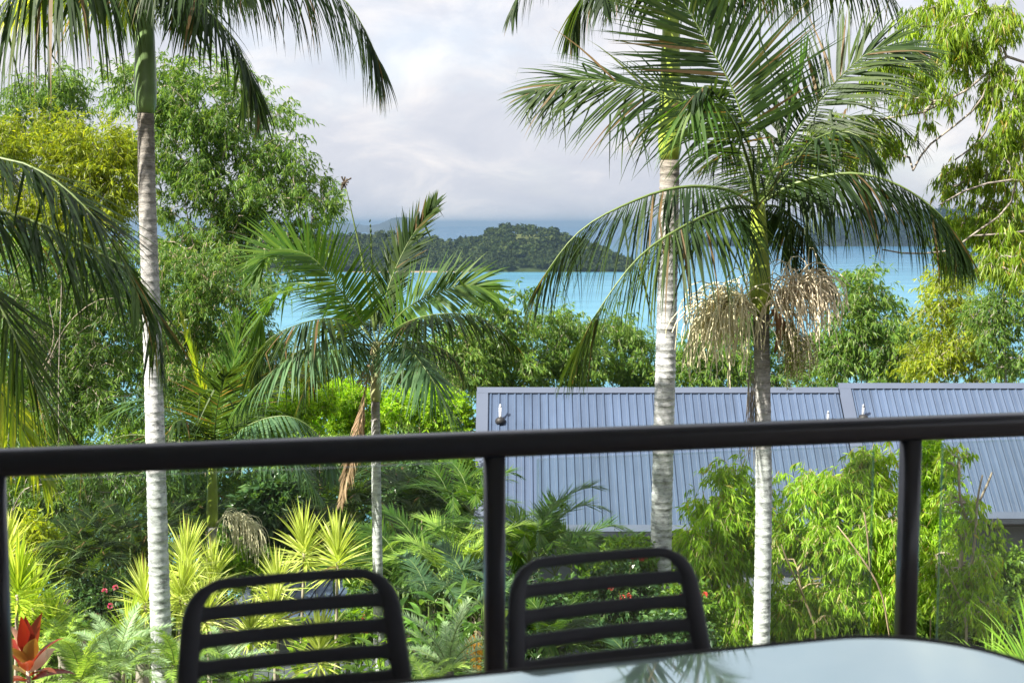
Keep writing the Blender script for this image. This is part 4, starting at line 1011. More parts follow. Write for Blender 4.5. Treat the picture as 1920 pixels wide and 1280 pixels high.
# trees at the left
tree("tall airy gum tree with pale branches behind the left palm", [(335, 900), (345, 700), (372, 520), (395, 430)], 36.0,
     [blob(285, 170, 80, 65, 36), blob(390, 185, 95, 75, 36), blob(470, 250, 85, 80, 36), blob(330, 280, 110, 80, 36), blob(430, 330, 105, 75, 36), blob(520, 340, 65, 70, 36), blob(585, 365, 48, 38, 36), blob(380, 440, 110, 80, 36.6), blob(480, 470, 90, 80, 36), blob(550, 425, 55, 60, 36)],
     'gum', 'bark_pale', n_cl=330, twigs=10, leaves=13, leaf=(.20, .042), twig=.66, droop=.75, seed=21, r_tip=.011,
     limbs=[[(395, 430, 0), (430, 390, -.3), (455, 368, -.4), (520, 372, -.5), (580, 370, -.5)], [(372, 500, 0), (350, 400, .3), (340, 300, .4), (300, 200, .5)], [(395, 430, 0), (410, 330, -.2), (430, 260, -.3), (470, 210, -.4)], [(395, 430, 0), (455, 440, -.3), (500, 470, -.6), (540, 440, -.6)]])
tree("small grey green tree top at far upper left, behind the yellow one", [(95, 700), (95, 300)], 43.0,
     [blob(90, 165, 62, 42, 43), blob(60, 205, 55, 35, 43), blob(135, 200, 35, 40, 43), blob(90, 245, 70, 40, 43)], 'gum', 'bark_grey', n_cl=90, twigs=9, leaves=12, leaf=(.2, .042), twig=.62, seed=22)
tree("bushy yellow green tree at the left edge", [(110, 800), (115, 550), (120, 400)], 23.0,
     [blob(80, 262, 85, 42, 23), blob(170, 285, 75, 50, 23), blob(50, 340, 85, 70, 23), blob(160, 370, 85, 80, 23), blob(215, 330, 45, 60, 23), blob(20, 270, 50, 40, 23)],
     'gum_yellow', 'bark_grey', n_cl=190, twigs=10, leaves=14, leaf=(.14, .026), twig=.42, droop=.5, seed=23)
tree("shady tree with pale curved branch low at left", [(60, 830), (85, 700), (125, 620)], 25.5,
     [blob(120, 500, 120, 85, 26), blob(40, 600, 75, 100, 26), blob(200, 600, 90, 90, 26), blob(80, 740, 110, 70, 26), blob(205, 720, 90, 70, 26)],
     'gum_dark', 'bark_pale', n_cl=230, twigs=9, leaves=13, leaf=(.16, .030), twig=.5, droop=.8, seed=24, limbs=[[(85, 690, -1.2), (125, 610, -1.4), (185, 562, -1.5), (250, 560, -1.4)], [(60, 720, -1), (100, 640, -1.2), (90, 560, -1.3)]])
tree("dark dense tree between the left palm and the centre palm", [(385, 900), (390, 720), (380, 600)], 31.0,
     [blob(330, 560, 80, 100, 31), blob(420, 560, 85, 110, 31), blob(480, 640, 55, 60, 31), blob(360, 690, 90, 80, 31), blob(440, 720, 80, 70, 31)],
     'gum_dark', 'bark_tan', n_cl=230, twigs=9, leaves=13, leaf=(.17, .032), twig=.5, droop=.9, seed=25, limbs=[[(385, 720, 0), (330, 710, -.8), (290, 720, -1.1)]])
tree("olive tree behind the rail at far left", [(30, 1150), (40, 1000), (60, 920)], 21.0,
     [blob(40, 900, 80, 70, 21), blob(120, 930, 80, 70, 21), blob(30, 1000, 70, 60, 21), blob(220, 900, 80, 60, 21)], 'gum_dark', 'bark_grey', n_cl=130, twigs=9, leaves=12, leaf=(.13, .028), twig=.42, droop=.7, seed=26, limbs=[[(20, 960, -1), (50, 915, -1.2), (110, 905, -1.2)]])

SHD = "shady trees on the slope below the left palms"
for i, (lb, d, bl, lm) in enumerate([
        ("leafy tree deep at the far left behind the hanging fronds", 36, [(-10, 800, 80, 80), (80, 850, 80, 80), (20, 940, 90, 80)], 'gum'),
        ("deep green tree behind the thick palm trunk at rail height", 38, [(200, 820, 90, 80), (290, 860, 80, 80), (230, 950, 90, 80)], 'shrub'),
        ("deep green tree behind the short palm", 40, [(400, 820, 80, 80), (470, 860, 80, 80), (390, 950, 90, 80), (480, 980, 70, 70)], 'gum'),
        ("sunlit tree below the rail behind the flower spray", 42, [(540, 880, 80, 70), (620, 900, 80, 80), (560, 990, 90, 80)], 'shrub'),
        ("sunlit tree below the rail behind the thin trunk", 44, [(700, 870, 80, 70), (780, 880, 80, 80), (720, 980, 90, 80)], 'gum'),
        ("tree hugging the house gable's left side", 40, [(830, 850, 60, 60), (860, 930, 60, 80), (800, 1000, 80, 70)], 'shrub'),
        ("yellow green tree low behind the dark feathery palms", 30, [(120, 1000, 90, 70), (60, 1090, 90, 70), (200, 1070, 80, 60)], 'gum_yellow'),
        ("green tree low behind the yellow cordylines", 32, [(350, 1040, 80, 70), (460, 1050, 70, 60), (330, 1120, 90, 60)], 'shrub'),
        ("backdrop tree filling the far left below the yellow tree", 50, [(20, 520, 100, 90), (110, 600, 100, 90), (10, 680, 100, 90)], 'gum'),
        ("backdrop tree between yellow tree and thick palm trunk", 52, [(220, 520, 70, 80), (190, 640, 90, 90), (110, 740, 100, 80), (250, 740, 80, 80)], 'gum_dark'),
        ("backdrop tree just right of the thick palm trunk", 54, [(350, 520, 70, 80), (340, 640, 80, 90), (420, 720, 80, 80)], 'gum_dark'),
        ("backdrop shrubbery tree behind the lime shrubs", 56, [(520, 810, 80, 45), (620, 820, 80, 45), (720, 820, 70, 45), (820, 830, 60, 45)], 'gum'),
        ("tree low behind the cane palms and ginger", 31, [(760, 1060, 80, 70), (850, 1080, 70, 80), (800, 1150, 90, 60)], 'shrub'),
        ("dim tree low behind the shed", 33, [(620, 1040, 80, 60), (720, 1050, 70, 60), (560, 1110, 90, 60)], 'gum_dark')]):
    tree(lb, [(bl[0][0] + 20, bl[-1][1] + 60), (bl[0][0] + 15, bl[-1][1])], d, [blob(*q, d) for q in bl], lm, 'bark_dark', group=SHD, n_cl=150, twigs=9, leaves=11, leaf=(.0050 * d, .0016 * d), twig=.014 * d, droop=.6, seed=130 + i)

# trees beyond the houses, in front of the bay
BEY = "trees between the houses and the bay"
def mid(label, d, trunk, bl, leafm='gum', bark='bark_pale', seed=0, n=90, **kw):
    tree(label, trunk, d, [blob(*q, d) for q in bl], leafm, bark, group=BEY, seed=seed, n_cl=n, twigs=8, leaves=11, **{**dict(leaf=(.24, .058), twig=.75, droop=.8, r_tip=.010), **kw})
mid("olive tree right behind the centre palm's crown, against the bay", 46, [(955, 860), (945, 720), (940, 640)], [(940, 570, 42, 34), (925, 630, 60, 45), (965, 690, 60, 45), (900, 690, 60, 40)], seed=41, n=120)
mid("loose tree with bare pale branches behind the house's left gable", 44, [(905, 860), (870, 740), (850, 690)], [(850, 650, 50, 35), (815, 690, 45, 40), (880, 700, 40, 35)], seed=42, n=80, bark='bark_tan')
mid("rounded olive tree standing over the left part of the roof ridge", 48, [(1040, 860), (1050, 720), (1045, 660)], [(1045, 620, 55, 36), (1010, 665, 50, 40), (1085, 665, 50, 45), (1040, 705, 70, 30)], seed=43, n=120)
mid("tree left of the thick palm trunk, above the roof ridge", 50, [(1160, 860), (1150, 740), (1145, 680)], [(1140, 630, 50, 35), (1180, 665, 45, 40), (1120, 690, 50, 35), (1200, 700, 50, 30)], seed=44, n=110)
mid("low green tree between the two right palm trunks", 47, [(1330, 860), (1320, 740), (1325, 690)], [(1320, 655, 50, 30), (1290, 695, 45, 35), (1360, 690, 50, 40)], seed=45, n=90)
mid("dark tree behind the cream flower sprays", 52, [(1380, 860), (1385, 740), (1390, 660)], [(1375, 600, 55, 32), (1410, 640, 50, 40), (1460, 690, 55, 35)], 'gum_dark', seed=46, n=100)
mid("upright tree with slim pale trunk right of the flower sprays", 42, [(1615, 860), (1615, 720), (1614, 640)], [(1620, 545, 38, 40), (1645, 590, 45, 40), (1590, 610, 45, 45), (1640, 660, 60, 40), (1570, 670, 40, 40)], 'gum', seed=47, n=130)
mid("small tree above the step in the roof ridge", 50, [(1700, 860), (1695, 740), (1690, 690)], [(1685, 630, 40, 30), (1720, 660, 45, 40), (1680, 695, 50, 28), (1530, 700, 40, 25)], 'gum', seed=48, n=90)
mid("lime green tree at right above the higher roof", 36, [(1800, 860), (1795, 720), (1790, 640)], [(1770, 560, 45, 50), (1800, 620, 60, 50), (1760, 680, 60, 40), (1840, 690, 50, 35)], 'gum_yellow', seed=49, n=130, leaf=(.18, .042), twig=.6)
mid("tall tree with straight trunk at the right edge above the roof", 33, [(1890, 860), (1886, 720), (1884, 600), (1880, 520)], [(1880, 470, 50, 60), (1900, 560, 50, 60), (1860, 600, 40, 50), (1905, 670, 50, 45)], 'gum', bark='bark_grey', seed=50, n=130, leaf=(.16, .036), twig=.55)
mid("pale twiggy tree left of the centre palm's trunk", 40, [(600, 900), (600, 790), (610, 730)], [(590, 690, 50, 28), (640, 715, 45, 30), (545, 725, 40, 28)], 'gum_yellow', bark='bark_tan', seed=51, n=80, leaf=(.18, .036))
mid("bare-limbed tree right of the centre palm's trunk", 38, [(790, 900), (785, 780), (780, 730)], [(770, 700, 40, 28), (820, 730, 40, 30), (745, 740, 30, 30)], 'gum', bark='bark_tan', seed=52, n=70, leaf=(.17, .036))
# bright lime shrubs in the middle distance
LIM = "lime green shrubs in the middle distance"
for i, (lb, d, bl) in enumerate([
        ("bright lime shrub left of the centre palm, above the rail", 33, [(540, 775, 55, 30), (590, 755, 40, 26), (500, 790, 35, 26)]),
        ("bright lime shrub behind the centre palm's trunk", 35, [(650, 745, 48, 28), (690, 775, 45, 30), (620, 785, 40, 26)]),
        ("bright lime shrub left of the house gable", 32, [(760, 760, 48, 32), (820, 765, 48, 35), (855, 790, 30, 30)])]):
    x = bl[0][0]
    tree(lb, [(x + 8, 900), (x + 5, 800)], d, [blob(*q, d) for q in bl], 'lime', 'bark_tan', name="shrub", cat="shrub", group=LIM, n_cl=90, twigs=10, leaves=14, leaf=(.12, .045), twig=.3, droop=.15, seed=60 + i)

# big weeping tree at the right edge
tree("big weeping tree with twisting grey branches at upper right", [(2130, 900), (2125, 600), (2080, 420)], 14.0,
     [blob(1840, 50, 75, 50, 14), blob(1745, 30, 45, 35, 14.5), blob(1690, 140, 60, 45, 14.6), blob(1885, 180, 38, 75, 14), blob(1880, 290, 45, 65, 14), blob(1640, 260, 45, 40, 15), blob(1570, 270, 40, 45, 15.4), blob(1790, 330, 45, 28, 14.6), blob(1860, 420, 60, 55, 14.2), blob(1790, 450, 45, 45, 14.8), blob(1895, 490, 40, 50, 13.6), blob(1740, 200, 50, 32, 14.2), blob(1790, 110, 45, 30, 14.2)],
     'weep', 'bark_grey', n_cl=210, twigs=8, leaves=13, leaf=(.125, .019), twig=.26, droop=1.7, spread=.6, seed=27, r_tip=.0085, hollow=.2,
     limbs=[[(2080, 430, 0), (1990, 370, -.2), (1920, 338, -.4), (1840, 346, -.5), (1800, 362, -.5), (1762, 384, -.5)],
            [(2090, 450, 0), (2040, 220, .2), (1960, 130, .1), (1905, 104, 0), (1862, 122, 0), (1795, 184, 0), (1740, 208, .2), (1690, 216, .3), (1640, 226, .4)],
            [(1862, 122, 0), (1835, 195, 0), (1765, 255, .1), (1735, 280, .2), (1712, 320, .3)],
            [(1960, 130, .1), (1915, 40, .1), (1870, 15, .1), (1800, 35, .1)],
            [(1990, 380, -.2), (1930, 430, -.3), (1880, 438, -.3), (1825, 442, -.2)],
            [(1905, 340, -.4), (1890, 390, -.3), (1835, 432, -.2), (1775, 470, 0), (1700, 475, .2), (1655, 468, .3)],
            [(1862, 122, 0), (1860, 200, 0), (1840, 260, 0), (1790, 300, .1)]])

# weeping shrubs in front of the roofs
WS = "weeping lime shrubs below the balcony"
tree("weeping lime shrub between the two right palm trunks", [(1400, 1215), (1375, 1120), (1360, 1020)], 16.0,
     [blob(1395, 905, 42, 45, 16.4), blob(1345, 960, 50, 45, 16.2), blob(1300, 1010, 38, 36, 16), blob(1340, 1060, 60, 50, 16), blob(1360, 1140, 55, 50, 15.8), blob(1400, 990, 40, 60, 16.4)],
     'weep_near', 'bark_tan', name="weeping_shrub", cat="shrub", group=WS, n_cl=120, twigs=9, leaves=14, leaf=(.13, .024), twig=.32, droop=1.05, spread=.8, seed=28, r_tip=.006, hollow=.05)
tree("broad weeping lime shrub with tan stems left of the right railing post", [(1530, 1200), (1512, 1130), (1495, 1070), (1540, 1000)], 15.6,
     [blob(1510, 930, 50, 40, 16), blob(1580, 915, 60, 42, 16), blob(1640, 880, 45, 40, 16.2), blob(1500, 1010, 60, 50, 15.8), blob(1590, 1010, 70, 55, 15.8), blob(1660, 990, 45, 80, 15.8), blob(1560, 1120, 80, 45, 15.8), blob(1660, 1110, 40, 60, 15.8), blob(1480, 1130, 40, 50, 16)],
     'weep_near', 'bark_tan', name="weeping_shrub", cat="shrub", group=WS, n_cl=170, twigs=9, leaves=14, leaf=(.135, .025), twig=.32, droop=1.05, spread=.8, seed=29, r_tip=.008, hollow=.05,
     limbs=[[(1668, 1195, -.3), (1655, 1120, -.5), (1632, 1070, -.6), (1590, 1010, -.6), (1570, 985, -.5)], [(1632, 1070, -.6), (1626, 1000, -.7), (1620, 960, -.7)], [(1512, 1130, 0), (1480, 1060, -.5), (1465, 1020, -.6)]])
tree("dense yellow lime bush right of the right railing post", [(1745, 1150), (1742, 1000), (1740, 940)], 18.5,
     [blob(1735, 860, 30, 40, 18.5), blob(1745, 920, 38, 50, 18.5), blob(1735, 1000, 40, 60, 18.5), blob(1750, 1080, 40, 50, 18.5)],
     'lime', 'bark_tan', name="shrub", cat="shrub", n_cl=130, twigs=10, leaves=14, leaf=(.10, .026), twig=.24, droop=.6, seed=30)
tree("sparse shrub with bare whitish branches at lower right", [(1812, 1210), (1808, 1130), (1800, 1060), (1815, 980)], 15.0,
     [blob(1785, 960, 40, 50, 15), blob(1800, 860, 30, 26, 15), blob(1830, 1040, 45, 60, 15), blob(1780, 1090, 45, 60, 15.3), blob(1840, 1130, 40, 40, 15)],
     'weep_near', 'bark_pale', name="shrub", cat="shrub", n_cl=60, twigs=8, leaves=9, leaf=(.11, .026), twig=.24, droop=1.2, spread=.7, seed=31, r_tip=.011, hollow=.2,
     limbs=[[(1810, 1140, 0), (1790, 1100, -.1), (1770, 1060, -.1)], [(1812, 1110, 0), (1828, 1010, -.2), (1832, 940, -.2), (1842, 890, -.2)], [(1815, 985, 0), (1800, 930, -.1), (1798, 860, -.1)], [(1815, 985, 0), (1850, 910, 0), (1860, 885, 0)]])
tree("leafy green shrub below the grey wall at the right edge", [(1900, 1230), (1895, 1130)], 19.0,
     [blob(1880, 1060, 35, 40, 19), blob(1905, 1110, 40, 50, 19), blob(1870, 1130, 35, 45, 19)], 'shrub', 'bark_dark', name="shrub", cat="shrub", n_cl=90, twigs=9, leaves=10, leaf=(.10, .05), twig=.22, droop=.3, seed=32)

# ------------------------------------------------------------------ small palms, cycads, ferns, cordylines
def local_frond(ln, elev, curve, seed, mats, **kw):
    p = []; c = np.zeros(3); p.append(c.copy())
    for k in range(10):
        a = R(elev - curve * (k / 9) ** 1.3); c = c + np.array([math.cos(a), 0, math.sin(a)]) * ln / 10; p.append(c.copy())
    lf, mr_ = frond_parts(p, seed=seed, **kw)
    for f, mm in zip(mr_.f4, mr_.m4): pass
    for V in mr_.v: pass
    n0 = lf.n
    lf.v += mr_.v; lf.f4 += [q + n0 for q in mr_.f4]; lf.f3 += [q + n0 for q in mr_.f3]
    lf.m4 += [np.ones_like(q) for q in mr_.m4]; lf.m3 += [np.ones_like(q) for q in mr_.m3]; lf.n += mr_.n
    return lf.mesh("frond", mats)
FR = {}
def frond_set(key, leafm, ln, elevs, curve, **kw):
    FR[key] = [local_frond(ln, 0, curve * (.8 + .2 * i), 300 + i + hash(key) % 1 , [M[leafm], M[kw.get('ribm', 'midrib')]], **{k: v for k, v in kw.items() if k != 'ribm'}) for i in range(3)]
frond_set('cane', 'palm_lit', 1.35, None, 95, L=.38, n=44, W=.028, droop=.5, vup=.35, sweep=(62, 25), bare=.18, rad=.011, kink=.08, nst=4)
frond_set('cane_yellow', 'fern', 1.25, None, 90, L=.36, n=42, W=.026, droop=.45, vup=.35, sweep=(60, 25), bare=.18, rad=.011, kink=.05, nst=4)
frond_set('cane_blue', 'palm_blue', 1.35, None, 100, L=.38, n=46, W=.026, droop=.5, vup=.3, sweep=(62, 25), bare=.18, rad=.011, kink=.05, nst=4)
frond_set('dark', 'palm', .75, None, 70, L=.26, n=18, W=.034, droop=.4, vup=.15, sweep=(60, 20), bare=.25, rad=.008, kink=.05, nst=4)
frond_set('cycad', 'cycad', .75, None, 60, L=.13, n=44, W=.014, droop=.1, vup=.3, sweep=(72, 35), bare=.1, rad=.009, kink=0, nst=3)
frond_set('fern', 'fern', .7, None, 75, L=.13, n=40, W=.020, droop=.25, vup=.15, sweep=(75, 40), bare=.08, rad=.006, kink=0, nst=3)
frond_set('orange', 'orange', .55, None, 40, L=.10, n=34, W=.014, droop=.3, vup=.1, sweep=(65, 35), bare=.1, rad=.008, kink=0, nst=3, ribm='midrib_old')
def frond_plant(name, label, cat, px, py, d, key, n, scale=1.0, tilt=(25, 80), stem_r=.02, group=None, seed=0, stems=1, az=None):
    """plant with fronds springing from a crown that shows at (px, py); stems reach the ground"""
    rg = np.random.default_rng(seed); c = P(px, py, d); gz = float(ground(c[0], c[1]))
    base = np.array([c[0], c[1], gz - .03]); hh = max(c[2] - base[2], .05)
    t_ = thing(name, label, cat, base, 0, group)
    for s in range(stems):
        off = np.array([rg.normal(0, .12), rg.normal(0, .12), 0]) if stems > 1 else np.zeros(3)
        top = np.array([0, 0, hh]) + off * 2.2 * min(1, hh)
        b = MB(); q = spline([off * .5, off + top * np.array([.5, .5, .55]), top], 6); b.tube(q, np.linspace(stem_r * 1.2, stem_r * .8, 6), 7); put("stem", b.mesh("stem", M['midrib' if stem_r < .06 else 'bark_grey'], True), t_)
        k_n = n // stems
        for i in range(k_n):
            a = (i * 137.5 + rg.uniform(-20, 20)) if az is None else rg.uniform(*az); e_ = np.interp((i + .5) / k_n, [0, 1], [tilt[1], tilt[0]]) + rg.normal(0, 6)
            me = FR[key][rg.integers(0, 3)]
            f_ = put("frond", me, t_, top + rg.normal(0, .01, 3), (rg.normal(0, .15), -R(e_), R(a)))
            sca = scale * rg.uniform(.82, 1.12); f_.scale = (sca, sca, sca)
    return t_
GC = "golden cane palms below the balcony"
frond_plant("cane_palm", "clump of cane palm rising just left of the middle railing post", "palm", 868, 1085, 18.0, 'cane_yellow', 15, 1.05, (35, 86), group=GC, seed=71, stems=3)
frond_plant("cane_palm", "clump of cane palm left of the faint glass edge, right of the thin trunk", "palm", 780, 1085, 19.0, 'cane', 16, 1.15, (35, 86), group=GC, seed=72, stems=3)
frond_plant("cane_palm", "bluish cane palm arching over the ginger leaves", "palm", 850, 1150, 16.0, 'cane_blue', 14, .95, (30, 80), group=GC, seed=73, stems=2)
frond_plant("cane_palm", "tall cane palm against the roof, right of the middle post", "palm", 985, 1060, 18.5, 'cane', 14, 1.15, (35, 86), group=GC, seed=74, stems=2)
frond_plant("cane_palm", "arching cane palm in front of the gutter", "palm", 1075, 1080, 20.0, 'cane', 16, 1.15, (28, 82), group=GC, seed=75, stems=3)
frond_plant("cane_palm", "cane palm behind the lower slats of the right chair", "palm", 1060, 1240, 14.5, 'cane', 13, .85, (20, 80), group=GC, seed=76, stems=2)
frond_plant("cane_palm", "cane palm behind the right end of the right chair", "palm", 1180, 1290, 14.0, 'cane_blue', 12, .75, (20, 80), group=GC, seed=77, stems=2)
frond_plant("cane_palm", "shady cane palm under the dry brown frond", "palm", 640, 960, 24.0, 'dark', 26, 1.6, (15, 82), group=GC, seed=78, stems=4)
frond_plant("cane_palm", "cane palm at the foot of the house gable", "palm", 870, 960, 25.0, 'cane', 14, 1.1, (30, 84), group=GC, seed=79, stems=2)
frond_plant("cane_palm", "dim cane palm left of the thin palm trunk", "palm", 760, 960, 27.0, 'dark', 24, 1.9, (15, 84), group=GC, seed=80, stems=3)
DP = "dark feathery palms under the left trees"
frond_plant("parlour_palm", "dark feathery palm beside the pale trunk at left", "palm", 170, 1030, 18.0, 'dark', 30, 1.05, (5, 80), group=DP, seed=81, stems=4)
frond_plant("parlour_palm", "dark feathery palm left of the thick palm trunk", "palm", 235, 1010, 19.0, 'dark', 26, 1.05, (5, 80), group=DP, seed=82, stems=3)
frond_plant("parlour_palm", "low dark feathery palm at far left under the olive tree", "palm", 110, 1075, 17.5, 'dark', 24, .95, (5, 75), group=DP, seed=83, stems=3)
frond_plant("parlour_palm", "dark feathery palm right of the left palm's trunk", "palm", 350, 1000, 24.0, 'dark', 26, 1.3, (5, 80), group=DP, seed=84, stems=3)
CY = "silvery cycads and ferns along the garden edge"
for i, (lb, px, py, d, key, n, sc_, tl) in enumerate([
        ("pale cycad left of the thick palm trunk's foot", 215, 1260, 11.5, 'cycad', 22, .85, (10, 80)),
        ("yellow green fern at the bottom left", 150, 1275, 10.5, 'fern', 22, .8, (10, 80)),
        ("pale cycad behind the bottom left fern", 265, 1225, 12.5, 'cycad', 20, .75, (10, 80)),
        ("fern touching the left chair's side", 330, 1250, 11.5, 'fern', 20, .75, (5, 78)),
        ("small fern above the red leaved plant", 120, 1215, 12.5, 'fern', 18, .75, (10, 80)),
        ("pale cycad behind the left chair's lower slats", 420, 1275, 12.0, 'cycad', 20, .8, (5, 78)),
        ("bluish cycad at the foot of the middle railing post", 840, 1255, 12.0, 'cycad', 22, 1.0, (5, 75)),
        ("fern below the gap between the two chairs", 800, 1300, 11.0, 'fern', 18, .8, (10, 80))]):
    frond_plant("cycad" if key == 'cycad' else "fern", lb, "cycad" if key == 'cycad' else "fern", px, py, d, key, n, sc_, tl, stem_r=.07, group=CY, seed=90 + i)
frond_plant("dying_frond_plant", "orange dying frond beside the middle railing post", "plant", 893, 1185, 12.6, 'orange', 4, 1.0, (-75, -40), stem_r=.015, seed=99)

def blades(mb, pos, D, ln, wd, droop, rg, nst=5, prof=(.45, .9, 1, .75, .4), m=0, gutter=.2):
    n = len(pos); D = nrm(D); cur = np.asarray(pos, float); rows = []
    ln = np.broadcast_to(ln, (n,)); wd = np.broadcast_to(wd, (n,)); droop = np.broadcast_to(droop, (n,))
    sd = nrm(np.cross(D, np.array([0, 0, 1.0]) + rg.normal(0, .25, (n, 3))))
    for k in range(nst + 1):
        s2 = nrm(sd - (sd * D).sum(1)[:, None] * D); up = np.cross(s2, D)
        if k < nst:
            hw = (wd * prof[k] / 2)[:, None]
            rows += [cur - s2 * hw + up * hw * gutter, cur, cur + s2 * hw + up * hw * gutter]
        else: rows.append(cur)
        cur = cur + D * (ln / nst)[:, None]; D = nrm(D + np.array([0, 0, -1.0]) * (droop / nst * (1 + .4 * k))[:, None])
    V = np.stack(rows, 1); mm = V.shape[1]; base = (np.arange(n) * mm)[:, None]; Q = []
    for k in range(nst - 1):
        for j in (0, 1): Q.append(base + np.array([3 * k + j, 3 * k + j + 1, 3 * k + j + 4, 3 * k + j + 3]))
    l = 3 * (nst - 1); T = np.concatenate([base + np.array([l, l + 1, l + 3]), base + np.array([l + 1, l + 2, l + 3])])
    mb.add(V.reshape(-1, 3), np.concatenate(Q), T, m=m)
ROS = []
for v, (mt, n) in enumerate([('cordyline', 130), ('cordyline', 115), ('cordyline', 140), ('cordyline_green', 110), ('cordyline_green', 120)]):
    rg = np.random.default_rng(500 + v); b = MB()
    a = np.arange(n) * 2.39996 + rg.uniform(-.2, .2, n); el = np.radians(np.linspace(88, -18, n) + rg.normal(0, 7, n))
    D = np.stack([np.cos(a) * np.cos(el), np.sin(a) * np.cos(el), np.sin(el)], 1)
    blades(b, np.stack([0 * a, 0 * a, np.linspace(.10, -.10, n)], 1) + D * .02, D, .36 * rg.uniform(.75, 1.1, n), .021, .22, rg, prof=(.55, 1, .95, .7, .35))
    ROS.append(b.mesh("leaf_rosette", M[mt]))
def cordyline(label, px, py, d, v, scale, seed, group="yellow variegated cordylines in the garden"):
    rg = np.random.default_rng(seed); c = P(px, py, d); base = np.array([c[0] + rg.normal(0, .06), c[1], 0]); base[2] = float(ground(base[0], base[1])) - .03
    t_ = thing("cordyline", label, "plant", base, 0, group)
    q = spline([np.zeros(3), (c - base) * np.array([.3, .3, .5]) + rg.normal(0, .02, 3), c - base], 8)
    put("stem", MB().tube(q, np.linspace(.026, .017, 8), 8).mesh("stem", M['bark_pale'], True), t_)
    f_ = put("leaf_rosette", ROS[v], t_, c - base, (rg.normal(0, .12), rg.normal(0, .12), rg.uniform(0, 6.28))); f_.scale = (scale * 1.3,) * 3
for i, (lb, px, py, d, v, s) in enumerate([
        ("yellow cordyline just left of the thick palm trunk", 272, 1130, 14.0, 0, .95),
        ("tall yellow cordyline just right of the thick palm trunk", 347, 1065, 15.5, 1, 1.15),
        ("yellow cordyline below the tall one right of the thick trunk", 338, 1120, 14.5, 2, 1.05),
        ("yellow cordyline peeking over the left chair's left shoulder", 398, 1090, 16.0, 0, 1.05),
        ("yellow cordyline at left within the left chair's slats", 385, 1160, 14.0, 1, .95),
        ("yellow cordyline left of a twin pair, above the left chair", 570, 1035, 16.0, 2, 1.15),
        ("yellow cordyline right of a twin pair, above the left chair", 633, 1052, 15.5, 0, 1.15),
        ("yellow cordyline in front of the small shed roof", 520, 1105, 14.5, 1, .95),
        ("yellow cordyline seen between the left chair's upper slats", 515, 1160, 13.5, 2, .95),
        ("spiky yellow cordyline low in the left chair's slats", 598, 1225, 12.5, 0, 1.0),
        ("yellow cordyline at the left chair's lower left slat", 470, 1185, 13.0, 1, .8),
        ("green yellow cordyline beside the left railing post", 32, 1115, 12.5, 3, 1.1),
        ("pale cordyline top at the left railing post", 8, 1055, 13.5, 2, 1.05),
        ("green cordyline right of the one at the left post", 62, 1140, 13.0, 4, .95),
        ("low green cordyline below the dark flowering bush", 100, 1180, 13.0, 3, .85),
        ("yellow cordyline among the ferns left of the thick trunk", 235, 1195, 12.5, 4, .8)]):
    cordyline(lb, px, py, d, v, s, 520 + i)

# red leaved ti plant at the left post
rg = np.random.default_rng(77); c = P(52, 1235, 8.2); base = np.array([c[0], c[1], float(ground(c[0], c[1]))])
mr_ = mat_leaf("red ti leaf", (.26, .022, .014), (.33, .035, .02), (.38, .06, .03), gain=.75, trans=.35, tcol=(1.4, .8, .5), rough=.3, spec=.5)
mm_ = mat_leaf("maroon ti leaf", (.09, .022, .018), (.14, .035, .02), (.2, .07, .025), trans=.35, tcol=(1.6, .9, .6), rough=.3, spec=.5)
mo_ = mat_leaf("bronze green ti leaf", (.13, .08, .02), (.18, .13, .03), (.26, .17, .05), trans=.4, tcol=(1.5, 1, .6), rough=.3, spec=.5)
mp_ = mat_leaf("pink edged ti leaf", (.5, .25, .18), (.6, .33, .22), (.65, .4, .28), trans=.4, tcol=(1.2, .9, .8), rough=.3, spec=.5)
ti = thing("ti_plant", "red and bronze broad leaved plant by the left railing post", "plant", base)
put("stem", MB().tube([np.zeros(3), c - base], [.02, .014], 8).mesh("stem", M['bark_pale'], True), ti)
for i in range(17):
    a = i * 2.39996 + 2.2; el = R(np.interp(i, [0, 16], [86, 8])); b = MB()
    D = np.array([[math.cos(a) * math.cos(el), math.sin(a) * math.cos(el), math.sin(el)]])
    blades(b, (c - base)[None] + D * .02 - np.array([[0, 0, .010 * i]]), D, .27 + .05 * math.sin(i), .10, .45, rg, nst=6, prof=(.25, .75, 1, .95, .7, .38), gutter=.3)
    put("leaf", b.mesh("leaf", [mr_, mr_, mm_, mp_, mo_, mm_, mo_][i % 7 if i > 2 else i], True), ti)

